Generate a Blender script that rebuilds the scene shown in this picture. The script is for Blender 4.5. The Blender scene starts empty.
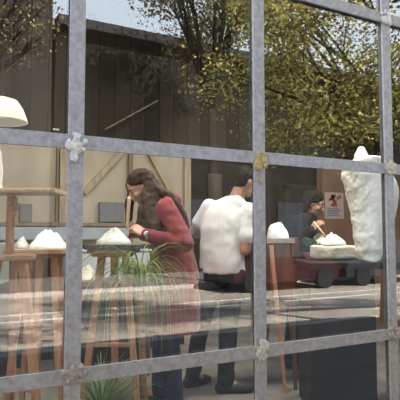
import bpy, bmesh, math, random
from mathutils import Vector, Matrix, Euler, Quaternion, noise
PI = math.pi
R = math.radians
scene = bpy.context.scene
COL = scene.collection
V = Vector

# ------------------------------------------------------------------ camera geometry
FPX, HOR = 510.0, 234.0
YAW = R(28.3)
PITCH = math.atan((HOR - 200) / FPX)
CAM = V((0, -2.1, 1.5))
FLOOR = 0.30
FWD = V((math.sin(YAW), math.cos(YAW), 0))
RGT = V((math.cos(YAW), -math.sin(YAW), 0))

def at(u, v, D):
    """world point seen at photo point (u, v), D metres along the level view direction"""
    p = CAM + FWD * D + RGT * ((u - 200) / FPX * D)
    p.z = CAM.z + (HOR - v) / FPX * D
    return p

def aty(u, v, Y):
    """same, on the vertical plane y = Y"""
    k = (u - 200) / FPX
    D = (Y - CAM.y) / (FWD.y + RGT.y * k)
    return at(u, v, D)

def ground(u, D, z=FLOOR):
    p = at(u, HOR, D); p.z = z
    return p

# ------------------------------------------------------------------ materials
def new_mat(name):
    m = bpy.data.materials.new(name); m.use_nodes = True
    nt = m.node_tree; nt.nodes.clear()
    out = nt.nodes.new('ShaderNodeOutputMaterial')
    return m, nt, out

def mat(name, c1, c2=None, scale=8.0, rough=0.7, bump=0.0, bscale=None, stretch=(1, 1, 1), metal=0.0, detail=5.0,
        lo=0.35, hi=0.65, spec=0.3, sheen=0.0, distort=0.0):
    m, nt, out = new_mat(name)
    N = nt.nodes.new; L = nt.links.new
    b = N('ShaderNodeBsdfPrincipled'); L(b.outputs[0], out.inputs[0])
    b.inputs['Roughness'].default_value = rough
    b.inputs['Metallic'].default_value = metal
    b.inputs['Specular IOR Level'].default_value = spec
    if sheen: b.inputs['Sheen Weight'].default_value = sheen
    tc = N('ShaderNodeTexCoord'); mp = N('ShaderNodeMapping'); L(tc.outputs['Object'], mp.inputs[0])
    mp.inputs['Scale'].default_value = stretch
    no = N('ShaderNodeTexNoise'); L(mp.outputs[0], no.inputs['Vector'])
    no.inputs['Scale'].default_value = scale; no.inputs['Detail'].default_value = detail
    no.inputs['Distortion'].default_value = distort
    if c2 is None: c2 = tuple(x * 0.8 for x in c1)
    cr = N('ShaderNodeValToRGB'); L(no.outputs['Fac'], cr.inputs[0])
    cr.color_ramp.elements[0].position = lo; cr.color_ramp.elements[1].position = hi
    cr.color_ramp.elements[0].color = (*c2, 1); cr.color_ramp.elements[1].color = (*c1, 1)
    L(cr.outputs[0], b.inputs['Base Color'])
    if bump:
        n2 = N('ShaderNodeTexNoise'); L(mp.outputs[0], n2.inputs['Vector'])
        n2.inputs['Scale'].default_value = bscale or scale * 3; n2.inputs['Detail'].default_value = 4
        bp = N('ShaderNodeBump'); bp.inputs['Strength'].default_value = bump; bp.inputs['Distance'].default_value = 0.02
        L(n2.outputs['Fac'], bp.inputs['Height']); L(bp.outputs[0], b.inputs['Normal'])
    return m

def leaf_mat(name, c1, c2, trans=0.45):
    m, nt, out = new_mat(name)
    N = nt.nodes.new; L = nt.links.new
    oi = N('ShaderNodeNewGeometry')
    cr = N('ShaderNodeValToRGB'); L(oi.outputs['Random Per Island'], cr.inputs[0])
    cr.color_ramp.elements[0].color = (*c1, 1); cr.color_ramp.elements[1].color = (*c2, 1)
    cr.color_ramp.elements[0].position = 0.3; cr.color_ramp.elements[1].position = 0.95
    d = N('ShaderNodeBsdfDiffuse'); t = N('ShaderNodeBsdfTranslucent'); mx = N('ShaderNodeMixShader')
    L(cr.outputs[0], d.inputs[0]); L(cr.outputs[0], t.inputs[0]); mx.inputs[0].default_value = trans
    L(d.outputs[0], mx.inputs[1]); L(t.outputs[0], mx.inputs[2]); L(mx.outputs[0], out.inputs[0])
    return m

def glass_mat():
    m, nt, out = new_mat('window_glass')
    N = nt.nodes.new; L = nt.links.new
    lw = N('ShaderNodeLayerWeight'); lw.inputs['Blend'].default_value = 0.5
    p = N('ShaderNodeMath'); p.operation = 'POWER'; L(lw.outputs['Facing'], p.inputs[0]); p.inputs[1].default_value = 5
    ma = N('ShaderNodeMath'); ma.operation = 'MULTIPLY_ADD'; L(p.outputs[0], ma.inputs[0])
    ma.inputs[1].default_value = 0.9; ma.inputs[2].default_value = 0.085
    t = N('ShaderNodeBsdfTransparent'); t.inputs[0].default_value = (0.955, 0.965, 0.955, 1)
    g = N('ShaderNodeBsdfGlossy'); g.inputs['Roughness'].default_value = 0.0; g.inputs[0].default_value = (0.97, 0.98, 1, 1)
    mx = N('ShaderNodeMixShader'); L(ma.outputs[0], mx.inputs[0]); L(t.outputs[0], mx.inputs[1]); L(g.outputs[0], mx.inputs[2])
    L(mx.outputs[0], out.inputs[0])
    return m

def emit_mat(name, col, strength):
    m, nt, out = new_mat(name)
    e = nt.nodes.new('ShaderNodeEmission'); e.inputs[0].default_value = (*col, 1); e.inputs[1].default_value = strength
    nt.links.new(e.outputs[0], out.inputs[0])
    return m

def board_mat(name, c1, c2, pitch, axis='X', rough=0.8, gap=0.06, gapcol=(0.01, 0.009, 0.008)):
    """vertical boards: dark joints every `pitch` metres, each board its own tone, grain along z"""
    m, nt, out = new_mat(name)
    N = nt.nodes.new; L = nt.links.new
    b = N('ShaderNodeBsdfPrincipled'); L(b.outputs[0], out.inputs[0]); b.inputs['Roughness'].default_value = rough
    b.inputs['Specular IOR Level'].default_value = 0.15
    tc = N('ShaderNodeTexCoord'); sx = N('ShaderNodeSeparateXYZ'); L(tc.outputs['Object'], sx.inputs[0])
    dv = N('ShaderNodeMath'); dv.operation = 'DIVIDE'; L(sx.outputs[axis], dv.inputs[0]); dv.inputs[1].default_value = pitch
    fr = N('ShaderNodeMath'); fr.operation = 'FRACT'; L(dv.outputs[0], fr.inputs[0])
    fl = N('ShaderNodeMath'); fl.operation = 'FLOOR'; L(dv.outputs[0], fl.inputs[0])
    wn = N('ShaderNodeTexWhiteNoise'); wn.noise_dimensions = '1D'; L(fl.outputs[0], wn.inputs['W'])
    mp = N('ShaderNodeMapping'); mp.inputs['Scale'].default_value = (9, 9, 0.7); L(tc.outputs['Object'], mp.inputs[0])
    no = N('ShaderNodeTexNoise'); no.inputs['Scale'].default_value = 3; no.inputs['Detail'].default_value = 6; L(mp.outputs[0], no.inputs['Vector'])
    ad = N('ShaderNodeMath'); ad.operation = 'ADD'; L(wn.outputs['Value'], ad.inputs[0]); L(no.outputs['Fac'], ad.inputs[1])
    ha = N('ShaderNodeMath'); ha.operation = 'MULTIPLY'; L(ad.outputs[0], ha.inputs[0]); ha.inputs[1].default_value = 0.5
    cr = N('ShaderNodeValToRGB'); L(ha.outputs[0], cr.inputs[0])
    cr.color_ramp.elements[0].position = 0.25; cr.color_ramp.elements[1].position = 0.8
    cr.color_ramp.elements[0].color = (*c2, 1); cr.color_ramp.elements[1].color = (*c1, 1)
    lt = N('ShaderNodeMath'); lt.operation = 'LESS_THAN'; L(fr.outputs[0], lt.inputs[0]); lt.inputs[1].default_value = gap
    mx = N('ShaderNodeMix'); mx.data_type = 'RGBA'; L(lt.outputs[0], mx.inputs[0]); L(cr.outputs[0], mx.inputs[6]); mx.inputs[7].default_value = (*gapcol, 1)
    L(mx.outputs[2], b.inputs['Base Color'])
    return m

M = {}
M['bar'] = mat('weathered grey paint', (0.40, 0.392, 0.395), (0.275, 0.266, 0.262), scale=42, rough=0.5, bump=0.2, bscale=90, detail=9, lo=0.3, hi=0.66)
M['fin'] = mat('dark inner fin', (0.09, 0.088, 0.085), (0.06, 0.058, 0.055), scale=30, rough=0.7)
def tinted(m, top, low, z0, z1):
    """paint tint by height: warmer `low` up to z0, blending to cooler `top` at z1"""
    nt = m.node_tree; N = nt.nodes.new; L = nt.links.new
    b = next(n for n in nt.nodes if n.type == 'BSDF_PRINCIPLED'); src = b.inputs['Base Color'].links[0].from_socket
    tc = N('ShaderNodeTexCoord'); sp = N('ShaderNodeSeparateXYZ'); L(tc.outputs['Object'], sp.inputs[0])
    mr = N('ShaderNodeMapRange'); L(sp.outputs['Z'], mr.inputs[0]); mr.inputs[1].default_value = z0; mr.inputs[2].default_value = z1
    cm = N('ShaderNodeMix'); cm.data_type = 'RGBA'; L(mr.outputs[0], cm.inputs[0]); cm.inputs[6].default_value = (*low, 1); cm.inputs[7].default_value = (*top, 1)
    mu = N('ShaderNodeMix'); mu.data_type = 'RGBA'; mu.blend_type = 'MULTIPLY'; mu.inputs[0].default_value = 1; L(src, mu.inputs[6]); L(cm.outputs[2], mu.inputs[7])
    L(mu.outputs[2], b.inputs['Base Color'])
tinted(M['bar'], (1.0, 1.02, 1.10), (0.92, 0.85, 0.76), 0.8, 1.8)
M['glass'] = glass_mat()
M['white_putty'] = mat('white putty', (0.78, 0.77, 0.76), (0.5, 0.49, 0.48), scale=60, rough=0.8, bump=0.4)
M['ochre_putty'] = mat('ochre putty', (0.52, 0.42, 0.2), (0.36, 0.29, 0.15), scale=70, rough=0.8, bump=0.4)
M['cream_putty'] = mat('cream putty', (0.62, 0.58, 0.46), (0.38, 0.35, 0.28), scale=70, rough=0.8, bump=0.4)
M['tan_putty'] = mat('tan putty', (0.42, 0.35, 0.28), (0.27, 0.23, 0.19), scale=70, rough=0.85, bump=0.4)
M['plaster'] = mat('white plaster', (0.82, 0.82, 0.80), (0.70, 0.69, 0.66), scale=12, rough=0.9, bump=0.45, bscale=45)
M['old_plaster'] = mat('cream plaster', (0.78, 0.73, 0.62), (0.60, 0.54, 0.43), scale=9, rough=0.95, bump=0.6, bscale=40)
M['grey_plaster'] = mat('greyish plaster', (0.62, 0.60, 0.56), (0.48, 0.46, 0.42), scale=14, rough=0.95, bump=0.5, bscale=50)
M['ply'] = mat('pale plywood', (0.53, 0.46, 0.365), (0.43, 0.375, 0.30), scale=2.2, rough=0.8, stretch=(2, 2, 0.6), detail=6, distort=0.4)
M['stud'] = mat('pale timber stud', (0.50, 0.41, 0.29), (0.36, 0.29, 0.2), scale=5, rough=0.75, stretch=(6, 6, 0.6))
M['stud_dark'] = mat('aged timber stud', (0.30, 0.235, 0.16), (0.21, 0.16, 0.11), scale=5, rough=0.75, stretch=(6, 6, 0.6))
M['wood'] = mat('warm stool wood', (0.55, 0.28, 0.155), (0.36, 0.17, 0.09), scale=5, rough=0.55, stretch=(6, 6, 0.8), bump=0.1)
M['wood_pale'] = mat('pale stool wood', (0.55, 0.34, 0.22), (0.38, 0.22, 0.135), scale=5, rough=0.6, stretch=(1, 6, 6), bump=0.1)
M['wood_red'] = mat('red brown wood', (0.155, 0.066, 0.04), (0.09, 0.04, 0.025), scale=4, rough=0.5, stretch=(6, 6, 0.8))
M['dark_board'] = board_mat('dark brown boarding', (0.060, 0.047, 0.034), (0.026, 0.020, 0.015), 0.17)
M['ceiling'] = board_mat('soot dark ceiling', (0.04, 0.034, 0.028), (0.022, 0.018, 0.015), 0.2)
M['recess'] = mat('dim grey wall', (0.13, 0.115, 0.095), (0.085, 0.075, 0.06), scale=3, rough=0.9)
M['brown_wall'] = mat('brown hardboard', (0.245, 0.145, 0.10), (0.19, 0.11, 0.078), scale=3, rough=0.7)
M['grey_panel'] = mat('grey felt panel', (0.225, 0.225, 0.235), (0.19, 0.19, 0.2), scale=12, rough=0.9)
M['blue_trunk'] = mat('pale blue grey paint', (0.38, 0.42, 0.46), (0.33, 0.37, 0.41), scale=6, rough=0.5)
M['floor'] = mat('dusty concrete floor', (0.23, 0.205, 0.175), (0.13, 0.115, 0.10), scale=3.5, rough=0.75, bump=0.1, detail=8)
M['inner_wall'] = mat('grey interior plaster wall', (0.3, 0.28, 0.25), (0.24, 0.22, 0.2), scale=3, rough=0.9)
M['outer'] = mat('grey render', (0.38, 0.36, 0.33), (0.3, 0.28, 0.26), scale=5, rough=0.9, bump=0.2)
M['asphalt'] = mat('worn asphalt', (0.31, 0.28, 0.24), (0.21, 0.19, 0.165), scale=1.3, rough=0.9, bump=0.2, bscale=90, detail=9)
M['paving'] = mat('pavement slabs', (0.13, 0.125, 0.115), (0.09, 0.085, 0.08), scale=2, rough=0.9, detail=8)
M['kerb'] = mat('kerb stone', (0.42, 0.40, 0.37), (0.33, 0.31, 0.29), scale=9, rough=0.85)
M['line'] = mat('road paint', (0.80, 0.79, 0.76), (0.55, 0.53, 0.5), scale=9, rough=0.7)
M['barn'] = board_mat('black stained cladding', (0.020, 0.017, 0.013), (0.009, 0.008, 0.006), 0.35, gap=0.1)
M['barn_tall'] = mat('dark grey render', (0.035, 0.032, 0.030), (0.025, 0.023, 0.021), scale=2, rough=0.9)
M['slate'] = mat('dark slate roof', (0.03, 0.03, 0.032), (0.02, 0.02, 0.02), scale=12, rough=0.8)
M['bark'] = mat('grey brown bark', (0.03, 0.024, 0.018), (0.016, 0.013, 0.01), scale=6, rough=0.95, stretch=(3, 3, 0.6), bump=0.6)
M['leaf_gold'] = leaf_mat('yellow green leaves', (0.20, 0.19, 0.075), (0.95, 0.85, 0.30), 0.5)
M['leaf_olive'] = leaf_mat('olive leaves', (0.09, 0.085, 0.04), (0.62, 0.52, 0.22))
M['leaf_plant'] = leaf_mat('long green blades', (0.08, 0.15, 0.045), (0.30, 0.34, 0.15), 0.3)
M['leaf_low'] = leaf_mat('dull green blades', (0.08, 0.15, 0.05), (0.26, 0.32, 0.14), 0.3)
M['terracotta'] = mat('terracotta', (0.42, 0.20, 0.11), (0.33, 0.15, 0.085), scale=14, rough=0.9)
M['soil'] = mat('potting soil', (0.05, 0.035, 0.025), None, scale=40, rough=1, bump=0.6)
M['stem'] = mat('orange brown stem', (0.40, 0.22, 0.10), (0.24, 0.13, 0.06), scale=20, rough=0.9, stretch=(1, 1, 4), bump=0.5)
M['skin'] = mat('skin', (0.60, 0.355, 0.26), (0.54, 0.305, 0.22), scale=14, rough=0.5)
M['skin_tan'] = mat('tanned skin', (0.42, 0.235, 0.16), (0.36, 0.195, 0.13), scale=14, rough=0.5)
M['hair'] = mat('long brown hair', (0.085, 0.050, 0.031), (0.036, 0.022, 0.015), scale=3.2, rough=0.5, stretch=(8, 8, 0.8), bump=0.35, bscale=7, spec=0.12)
M['hair_dark'] = mat('black hair', (0.018, 0.014, 0.012), (0.008, 0.007, 0.006), scale=30, rough=0.6, bump=0.5, spec=0.1)
M['maroon'] = mat('maroon jersey', (0.25, 0.042, 0.048), (0.165, 0.026, 0.036), scale=7, rough=0.9, bump=0.5, bscale=14, sheen=0.15)
M['white_cotton'] = mat('white cotton', (0.80, 0.79, 0.77), (0.74, 0.73, 0.71), scale=5, rough=0.9, bump=0.9, bscale=7, stretch=(1.6, 1.6, 0.6))
M['navy'] = mat('navy denim', (0.030, 0.040, 0.085), (0.018, 0.024, 0.05), scale=20, rough=0.9, bump=0.3)
M['black_cloth'] = mat('black trousers', (0.018, 0.019, 0.024), (0.011, 0.012, 0.015), scale=10, rough=0.9, bump=0.4, bscale=18)
M['dark_jacket'] = mat('dark blue jacket', (0.012, 0.0125, 0.017), (0.007, 0.0075, 0.010), scale=8, rough=0.85, bump=0.5, bscale=14)
M['shoe'] = mat('dark shoe', (0.03, 0.032, 0.045), (0.02, 0.02, 0.03), scale=12, rough=0.6)
M['eye_white'] = mat('eye white', (0.75, 0.72, 0.7), None, rough=0.2)
M['eye_dark'] = mat('dark iris', (0.02, 0.012, 0.008), None, rough=0.15)
M['lip'] = mat('lips', (0.40, 0.15, 0.13), None, rough=0.45)
M['steel'] = mat('brushed steel', (0.7, 0.7, 0.7), None, rough=0.25, metal=1)
M['bone_wood'] = mat('pale boxwood', (0.72, 0.52, 0.34), (0.58, 0.40, 0.25), scale=8, rough=0.5, stretch=(5, 5, 0.6))
M['stone_slab'] = mat('dark speckled slab', (0.16, 0.155, 0.155), (0.05, 0.05, 0.052), scale=45, rough=0.6)
M['pink_wood'] = mat('pinkish wood', (0.48, 0.27, 0.20), (0.36, 0.19, 0.14), scale=7, rough=0.6, stretch=(1, 5, 5))
M['black_box'] = mat('black painted board', (0.012, 0.0125, 0.015), (0.008, 0.0085, 0.010), scale=6, rough=0.6)
M['white_cab'] = mat('white laminate', (0.60, 0.61, 0.64), (0.55, 0.56, 0.59), scale=4, rough=0.5)
M['locker'] = mat('pale grey green metal', (0.36, 0.40, 0.36), (0.31, 0.35, 0.31), scale=7, rough=0.5)
M['teal'] = mat('teal plastic', (0.02, 0.12, 0.16), (0.015, 0.09, 0.125), scale=8, rough=0.4)
M['red_plastic'] = mat('red plastic', (0.5, 0.05, 0.03), None, rough=0.4)
M['paper'] = mat('poster paper', (0.46, 0.37, 0.33), (0.42, 0.33, 0.29), scale=12, rough=0.8)
M['poster_red'] = mat('poster red print', (0.34, 0.10, 0.085), (0.22, 0.08, 0.075), scale=30, rough=0.8)
M['ink'] = mat('grey print', (0.16, 0.13, 0.13), None, rough=0.8)
M['ink_blue'] = mat('blue print', (0.12, 0.16, 0.28), None, rough=0.8)
M['white_card'] = mat('white card', (0.8, 0.79, 0.74), None, rough=0.7)
M['stained'] = board_mat('dark stained wainscot', (0.055, 0.042, 0.034), (0.03, 0.024, 0.02), 0.12)
M['car_red'] = mat('maroon car paint', (0.026, 0.004, 0.004), (0.022, 0.004, 0.004), scale=3, rough=0.35, spec=0.3)
M['car_black'] = mat('black car paint', (0.010, 0.010, 0.012), None, rough=0.25, spec=0.6)
M['car_silver'] = mat('silver car paint', (0.5, 0.53, 0.57), (0.47, 0.5, 0.54), scale=3, rough=0.3, metal=0.4)
M['tyre'] = mat('black rubber', (0.014, 0.014, 0.014), None, rough=0.9)
M['car_glass'] = mat('dark car glass', (0.012, 0.014, 0.016), None, rough=0.05, spec=0.7)
M['green_cloth'] = mat('dark green cloth', (0.022, 0.075, 0.05), (0.010, 0.03, 0.022), scale=16, rough=0.85, bump=0.6)
M['lamp_metal'] = mat('dark lamp metal', (0.03, 0.028, 0.025), None, rough=0.5)

# ------------------------------------------------------------------ mesh builder
class MB:
    def __init__(self): self.v = []; self.f = []
    def add(self, vs, fs):
        b = len(self.v); self.v += [V(p) for p in vs]; self.f += [tuple(i + b for i in f) for f in fs]; return self
    def box(self, c, s, rot=None):
        c = V(c); h = V(s) * 0.5
        vs = [V((x * h.x, y * h.y, z * h.z)) for x in (-1, 1) for y in (-1, 1) for z in (-1, 1)]
        if rot is not None:
            rm = rot if isinstance(rot, Matrix) else Euler(rot).to_matrix()
            vs = [rm @ p for p in vs]
        return self.add([c + p for p in vs], [(0, 1, 3, 2), (4, 6, 7, 5), (0, 4, 5, 1), (2, 3, 7, 6), (0, 2, 6, 4), (1, 5, 7, 3)])
    def span(self, lo, hi):
        lo, hi = V(lo), V(hi); return self.box((lo + hi) / 2, hi - lo)
    def bar(self, p0, p1, w, d, w1=None, d1=None, up=(0, 1, 0)):
        """square-section bar, w across and d deep, tapering to w1, d1"""
        p0, p1 = V(p0), V(p1); a = (p1 - p0).normalized(); up = V(up)
        if abs(a.dot(up)) > 0.97: up = V((1, 0, 0))
        x = a.cross(up).normalized(); y = x.cross(a).normalized()
        w1 = w if w1 is None else w1; d1 = d if d1 is None else d1
        vs = []
        for p, ww, dd in ((p0, w, d), (p1, w1, d1)):
            for sx, sy in ((-1, -1), (1, -1), (1, 1), (-1, 1)): vs.append(p + x * sx * ww / 2 + y * sy * dd / 2)
        return self.add(vs, [(0, 3, 2, 1), (4, 5, 6, 7), (0, 1, 5, 4), (1, 2, 6, 5), (2, 3, 7, 6), (3, 0, 4, 7)])
    def path(self, pts, n=8):
        """pts: (point, radius) list -> closed tube with parallel-transported rings"""
        P = [V(p) for p, r in pts]; Rr = [r for p, r in pts]; vs = []; prev = None
        for i, p in enumerate(P):
            t = (P[min(i + 1, len(P) - 1)] - P[max(i - 1, 0)]).normalized()
            if prev is None:
                x = t.orthogonal().normalized()
            else:
                x = (prev - t * prev.dot(t))
                x = x.normalized() if x.length > 1e-6 else t.orthogonal().normalized()
            prev = x; y = t.cross(x)
            vs += [p + (x * math.cos(2 * PI * k / n) + y * math.sin(2 * PI * k / n)) * Rr[i] for k in range(n)]
        fs = [(i * n + k, i * n + (k + 1) % n, (i + 1) * n + (k + 1) % n, (i + 1) * n + k) for i in range(len(P) - 1) for k in range(n)]
        fs.append(tuple(range(n))[::-1]); fs.append(tuple((len(P) - 1) * n + k for k in range(n)))
        return self.add(vs, fs)
    def tube(self, p0, p1, r0, r1=None, n=12): return self.path([(p0, r0), (p1, r0 if r1 is None else r1)], n)
    def lathe(self, prof, c=(0, 0, 0), n=32):
        c = V(c); vs = []
        for r, z in prof:
            vs += [c + V((r * math.cos(2 * PI * k / n), r * math.sin(2 * PI * k / n), z)) for k in range(n)]
        fs = [(i * n + k, i * n + (k + 1) % n, (i + 1) * n + (k + 1) % n, (i + 1) * n + k) for i in range(len(prof) - 1) for k in range(n)]
        if prof[0][0] > 1e-5: fs.append(tuple(range(n))[::-1])
        if prof[-1][0] > 1e-5: fs.append(tuple((len(prof) - 1) * n + k for k in range(n)))
        return self.add(vs, fs)
    def ell(self, c, r, rot=None, nu=16, nv=10):
        c = V(c); r = V((r, r, r)) if isinstance(r, (int, float)) else V(r); vs = []
        rm = Matrix.Identity(3) if rot is None else (rot if isinstance(rot, Matrix) else Euler(rot).to_matrix())
        for i in range(1, nv):
            th = PI * i / nv
            for k in range(nu):
                ph = 2 * PI * k / nu
                p = V((r.x * math.sin(th) * math.cos(ph), r.y * math.sin(th) * math.sin(ph), r.z * math.cos(th)))
                vs.append(c + rm @ p)
        vs += [c + rm @ V((0, 0, r.z)), c + rm @ V((0, 0, -r.z))]
        t = len(vs) - 2; fs = []
        for i in range(nv - 2):
            for k in range(nu): fs.append((i * nu + k, (i + 1) * nu + k, (i + 1) * nu + (k + 1) % nu, i * nu + (k + 1) % nu))
        for k in range(nu):
            fs.append((t, k, (k + 1) % nu)); b = (nv - 2) * nu; fs.append((t + 1, b + (k + 1) % nu, b + k))
        return self.add(vs, fs)
    def cap(self, p0, r0, p1, r1, n=12):
        """tapered capsule"""
        self.ell(p0, r0, None, n, 8); self.ell(p1, r1, None, n, 8); return self.tube(p0, p1, r0, r1, n)
    def chain(self, pts):
        for (a, ra), (b, rb) in zip(pts, pts[1:]): self.cap(a, ra, b, rb)
        return self
    def loft(self, rings, n=24):
        """rings: (x, y, z, rx, ry)"""
        vs = []
        for x, y, z, rx, ry in rings:
            vs += [V((x + rx * math.cos(2 * PI * k / n), y + ry * math.sin(2 * PI * k / n), z)) for k in range(n)]
        fs = [(i * n + k, i * n + (k + 1) % n, (i + 1) * n + (k + 1) % n, (i + 1) * n + k) for i in range(len(rings) - 1) for k in range(n)]
        fs.append(tuple(range(n))[::-1]); fs.append(tuple((len(rings) - 1) * n + k for k in range(n)))
        return self.add(vs, fs)
    def mesh(self, name):
        me = bpy.data.meshes.new(name); me.from_pydata([tuple(p) for p in self.v], [], self.f); me.update()
        bm = bmesh.new(); bm.from_mesh(me); bmesh.ops.recalc_face_normals(bm, faces=bm.faces); bm.to_mesh(me); bm.free()
        return me
    def build(self, name, m, parent=None, bevel=0.0, smooth=False, loc=None, rotz=0.0):
        me = self.mesh(name)
        if bevel:
            bm = bmesh.new(); bm.from_mesh(me)
            bmesh.ops.bevel(bm, geom=list(bm.edges), offset=bevel, segments=2, profile=0.6, affect='EDGES', clamp_overlap=True)
            bm.to_mesh(me); bm.free()
        if smooth: me.polygons.foreach_set('use_smooth', [True] * len(me.polygons))
        return link(name, me, m, parent, loc, rotz)
    def blob(self, name, m, parent=None, voxel=0.012, iters=6, disp=0.0, dscale=6.0, loc=None, rotz=0.0, seed=0.0):
        """overlapping closed shapes fused into one continuous smooth skin"""
        o = link(name, self.mesh(name), m, parent, loc, rotz)
        md = o.modifiers.new('r', 'REMESH'); md.mode = 'VOXEL'; md.voxel_size = voxel
        ms = o.modifiers.new('s', 'SMOOTH'); ms.iterations = iters; ms.factor = 0.5
        dg = bpy.context.evaluated_depsgraph_get()
        me = bpy.data.meshes.new_from_object(o.evaluated_get(dg)); old = o.data
        o.modifiers.clear(); o.data = me; bpy.data.meshes.remove(old); me.name = name
        me.materials.clear(); me.materials.append(m)
        if disp:
            ns = [v.normal.copy() for v in me.vertices]
            for v, nn in zip(me.vertices, ns):
                q = v.co * dscale + V((seed, seed * 2, -seed))
                v.co += nn * disp * (noise.noise(q) + 0.5 * noise.noise(q * 2.3))
        me.polygons.foreach_set('use_smooth', [True] * len(me.polygons)); me.update()
        return o

def link(name, me, m, parent=None, loc=None, rotz=0.0):
    o = bpy.data.objects.new(name, me); COL.objects.link(o)
    if m is not None and not me.materials: me.materials.append(m)
    if parent is not None: o.parent = parent
    if loc is not None: o.location = loc
    if rotz: o.rotation_euler = (0, 0, rotz)
    return o

def tag(o, label, cat, group=None, kind=None):
    o['label'] = label; o['category'] = cat
    if group: o['group'] = group
    if kind: o['kind'] = kind
    return o

def thing(name, label, cat, loc, rotz=0.0, group=None):
    o = bpy.data.objects.new(name, None); COL.objects.link(o); o.empty_display_size = 0.1
    o.location = loc; o.rotation_euler = (0, 0, rotz)
    return tag(o, label, cat, group)

def struct(name, mb, m, bevel=0.0, parent=None, smooth=False):
    o = mb.build(name, m, parent, bevel, smooth)
    if parent is None: o['kind'] = 'structure'
    return o

# ================================================================== the window
X0, PX = 0.543, 0.925
XS = [X0 + PX * k for k in range(-2, 7)]
ZS = [0.0, 0.927, 1.882, 2.79, 3.715]
BW = 0.066
win = bpy.data.objects.new('window_1', None); COL.objects.link(win); win['kind'] = 'structure'
for x in XS:
    b = MB().box((x, 0, (ZS[0] + ZS[-1]) / 2), (BW, 0.012, ZS[-1] - ZS[0]))
    o = b.build('mullion', M['bar'], win, 0.002)
    MB().box((x, 0.03, (ZS[0] + ZS[-1]) / 2), (0.012, 0.048, ZS[-1] - ZS[0])).build('inner_fin', M['fin'], o, 0.001)
for z in ZS:
    b = MB().box(((XS[0] + XS[-1]) / 2, -0.003, z), (XS[-1] - XS[0], 0.012, BW * 0.92))
    o = b.build('transom', M['bar'], win, 0.002)
    MB().box(((XS[0] + XS[-1]) / 2, 0.03, z), (XS[-1] - XS[0], 0.048, 0.012)).build('inner_fin', M['fin'], o, 0.001)
for i in range(len(XS) - 1):
    for j in range(len(ZS) - 1):
        c = ((XS[i] + XS[i + 1]) / 2, 0.014, (ZS[j] + ZS[j + 1]) / 2)
        MB().box(c, (XS[i + 1] - XS[i] - 0.02, 0.005, ZS[j + 1] - ZS[j] - 0.02)).build('pane', M['glass'], win)

# lumps of putty on the joints
def putty(i, j, m, label, w=0.06, h=0.06, dx=0, dz=0, seed=1, drip=0.0):
    rnd = random.Random(seed); c = V((XS[i] + dx, -0.014, ZS[j] + dz)); b = MB()
    for k in range(15):
        a = rnd.uniform(0, 2 * PI); q = math.sqrt(rnd.random())
        b.ell((c.x + math.cos(a) * q * w * 0.75, -0.010 - rnd.random() * 0.006, c.z + math.sin(a) * q * h * 0.75),
              (rnd.uniform(0.010, 0.021), rnd.uniform(0.005, 0.009), rnd.uniform(0.010, 0.022)), None, 10, 6)
    if drip:
        for k in range(5): b.ell((c.x + rnd.uniform(-0.018, 0.018), -0.011, c.z - drip * rnd.random()), (0.014, 0.006, 0.022), None, 10, 6)
    o = b.blob('putty_lump', m, None, 0.004, 2, 0.003, 60)
    tag(o, label, 'putty', 'putty lumps on the window joints'); return o
putty(2, 2, M['white_putty'], 'white lump of putty on the upper joint of the widest window upright', 0.052, 0.05, 0, 0.0, 3, 0.07)
putty(3, 2, M['ochre_putty'], 'ochre yellow lump of putty on the window joint above the man in white', 0.05, 0.055, -0.004, -0.02, 5, 0.09)
putty(4, 2, M['cream_putty'], 'cream lump of putty on the window joint beside the large white sculpture', 0.062, 0.062, 0.0, 0.0, 8, 0.03)
putty(2, 1, M['tan_putty'], 'tan lump of putty on the lower joint of the widest window upright', 0.06, 0.062, 0, 0.01, 11, 0.02)
putty(3, 1, M['cream_putty'], 'whitish brown lump of putty on the window joint near the black shoe', 0.045, 0.07, 0.0, 0.012, 14, 0.03)
putty(4, 1, M['tan_putty'], 'greyish tan lump of putty on the low joint under the large white sculpture', 0.06, 0.05, 0.0, 0.0, 17)
putty(4, 3, M['white_putty'], 'white lump of putty on the topmost window joint in view', 0.055, 0.06, -0.005, 0.0, 20, 0.04)

# ================================================================== the building
XL, XR, YB = -2.6, 8.6, 3.0
struct('floor', MB().span((XL, 0.06, 0.0), (XR, 6.3, FLOOR)), M['floor'])
struct('ceiling', MB().span((XL - 0.2, 0.0, 3.95), (XR + 0.2, 6.4, 4.25)), M['ceiling'])
struct('wall_left', MB().span((XL - 0.2, 0.0, 0), (XL, 6.3, 3.95)), M['inner_wall'])
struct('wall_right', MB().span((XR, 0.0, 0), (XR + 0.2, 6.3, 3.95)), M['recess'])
f = MB().span((XL - 0.2, -0.1, 3.75), (XR + 0.2, 0.06, 5.2)).span((XL - 0.2, -0.1, 0), (XS[0] - 0.035, 0.06, 3.75)).span((XS[-1] + 0.035, -0.1, 0), (XR + 0.2, 0.06, 3.75))  # unseen upper part raised above the roof to lengthen its shade on the road
struct('wall_front', f, M['outer'])
xe = aty(188, 200, YB).x                      # end of the pale panelled wall
struct('wall_back', MB().span((XL, YB, FLOOR), (xe, YB + 0.12, 2.42)), M['ply'])
struct('wall_upper', MB().span((XL, YB - 0.06, 2.42), (xe + 0.05, YB + 0.12, 3.95)), M['dark_board'])
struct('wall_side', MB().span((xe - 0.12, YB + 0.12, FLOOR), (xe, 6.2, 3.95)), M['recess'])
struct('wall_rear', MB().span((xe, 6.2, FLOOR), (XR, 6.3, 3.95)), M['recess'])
# dark boarded gallery front over the recess
xp = aty(323, 200, 2.6).x
struct('wall_gallery', MB().span((xe + 0.05, YB - 0.06, 2.42), (XR, YB + 0.06, 3.95)), M['dark_board'])
struct('wall_partition', MB().span((xp, 2.6, FLOOR), (XR, 2.7, 2.41)), M['brown_wall'])
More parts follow.
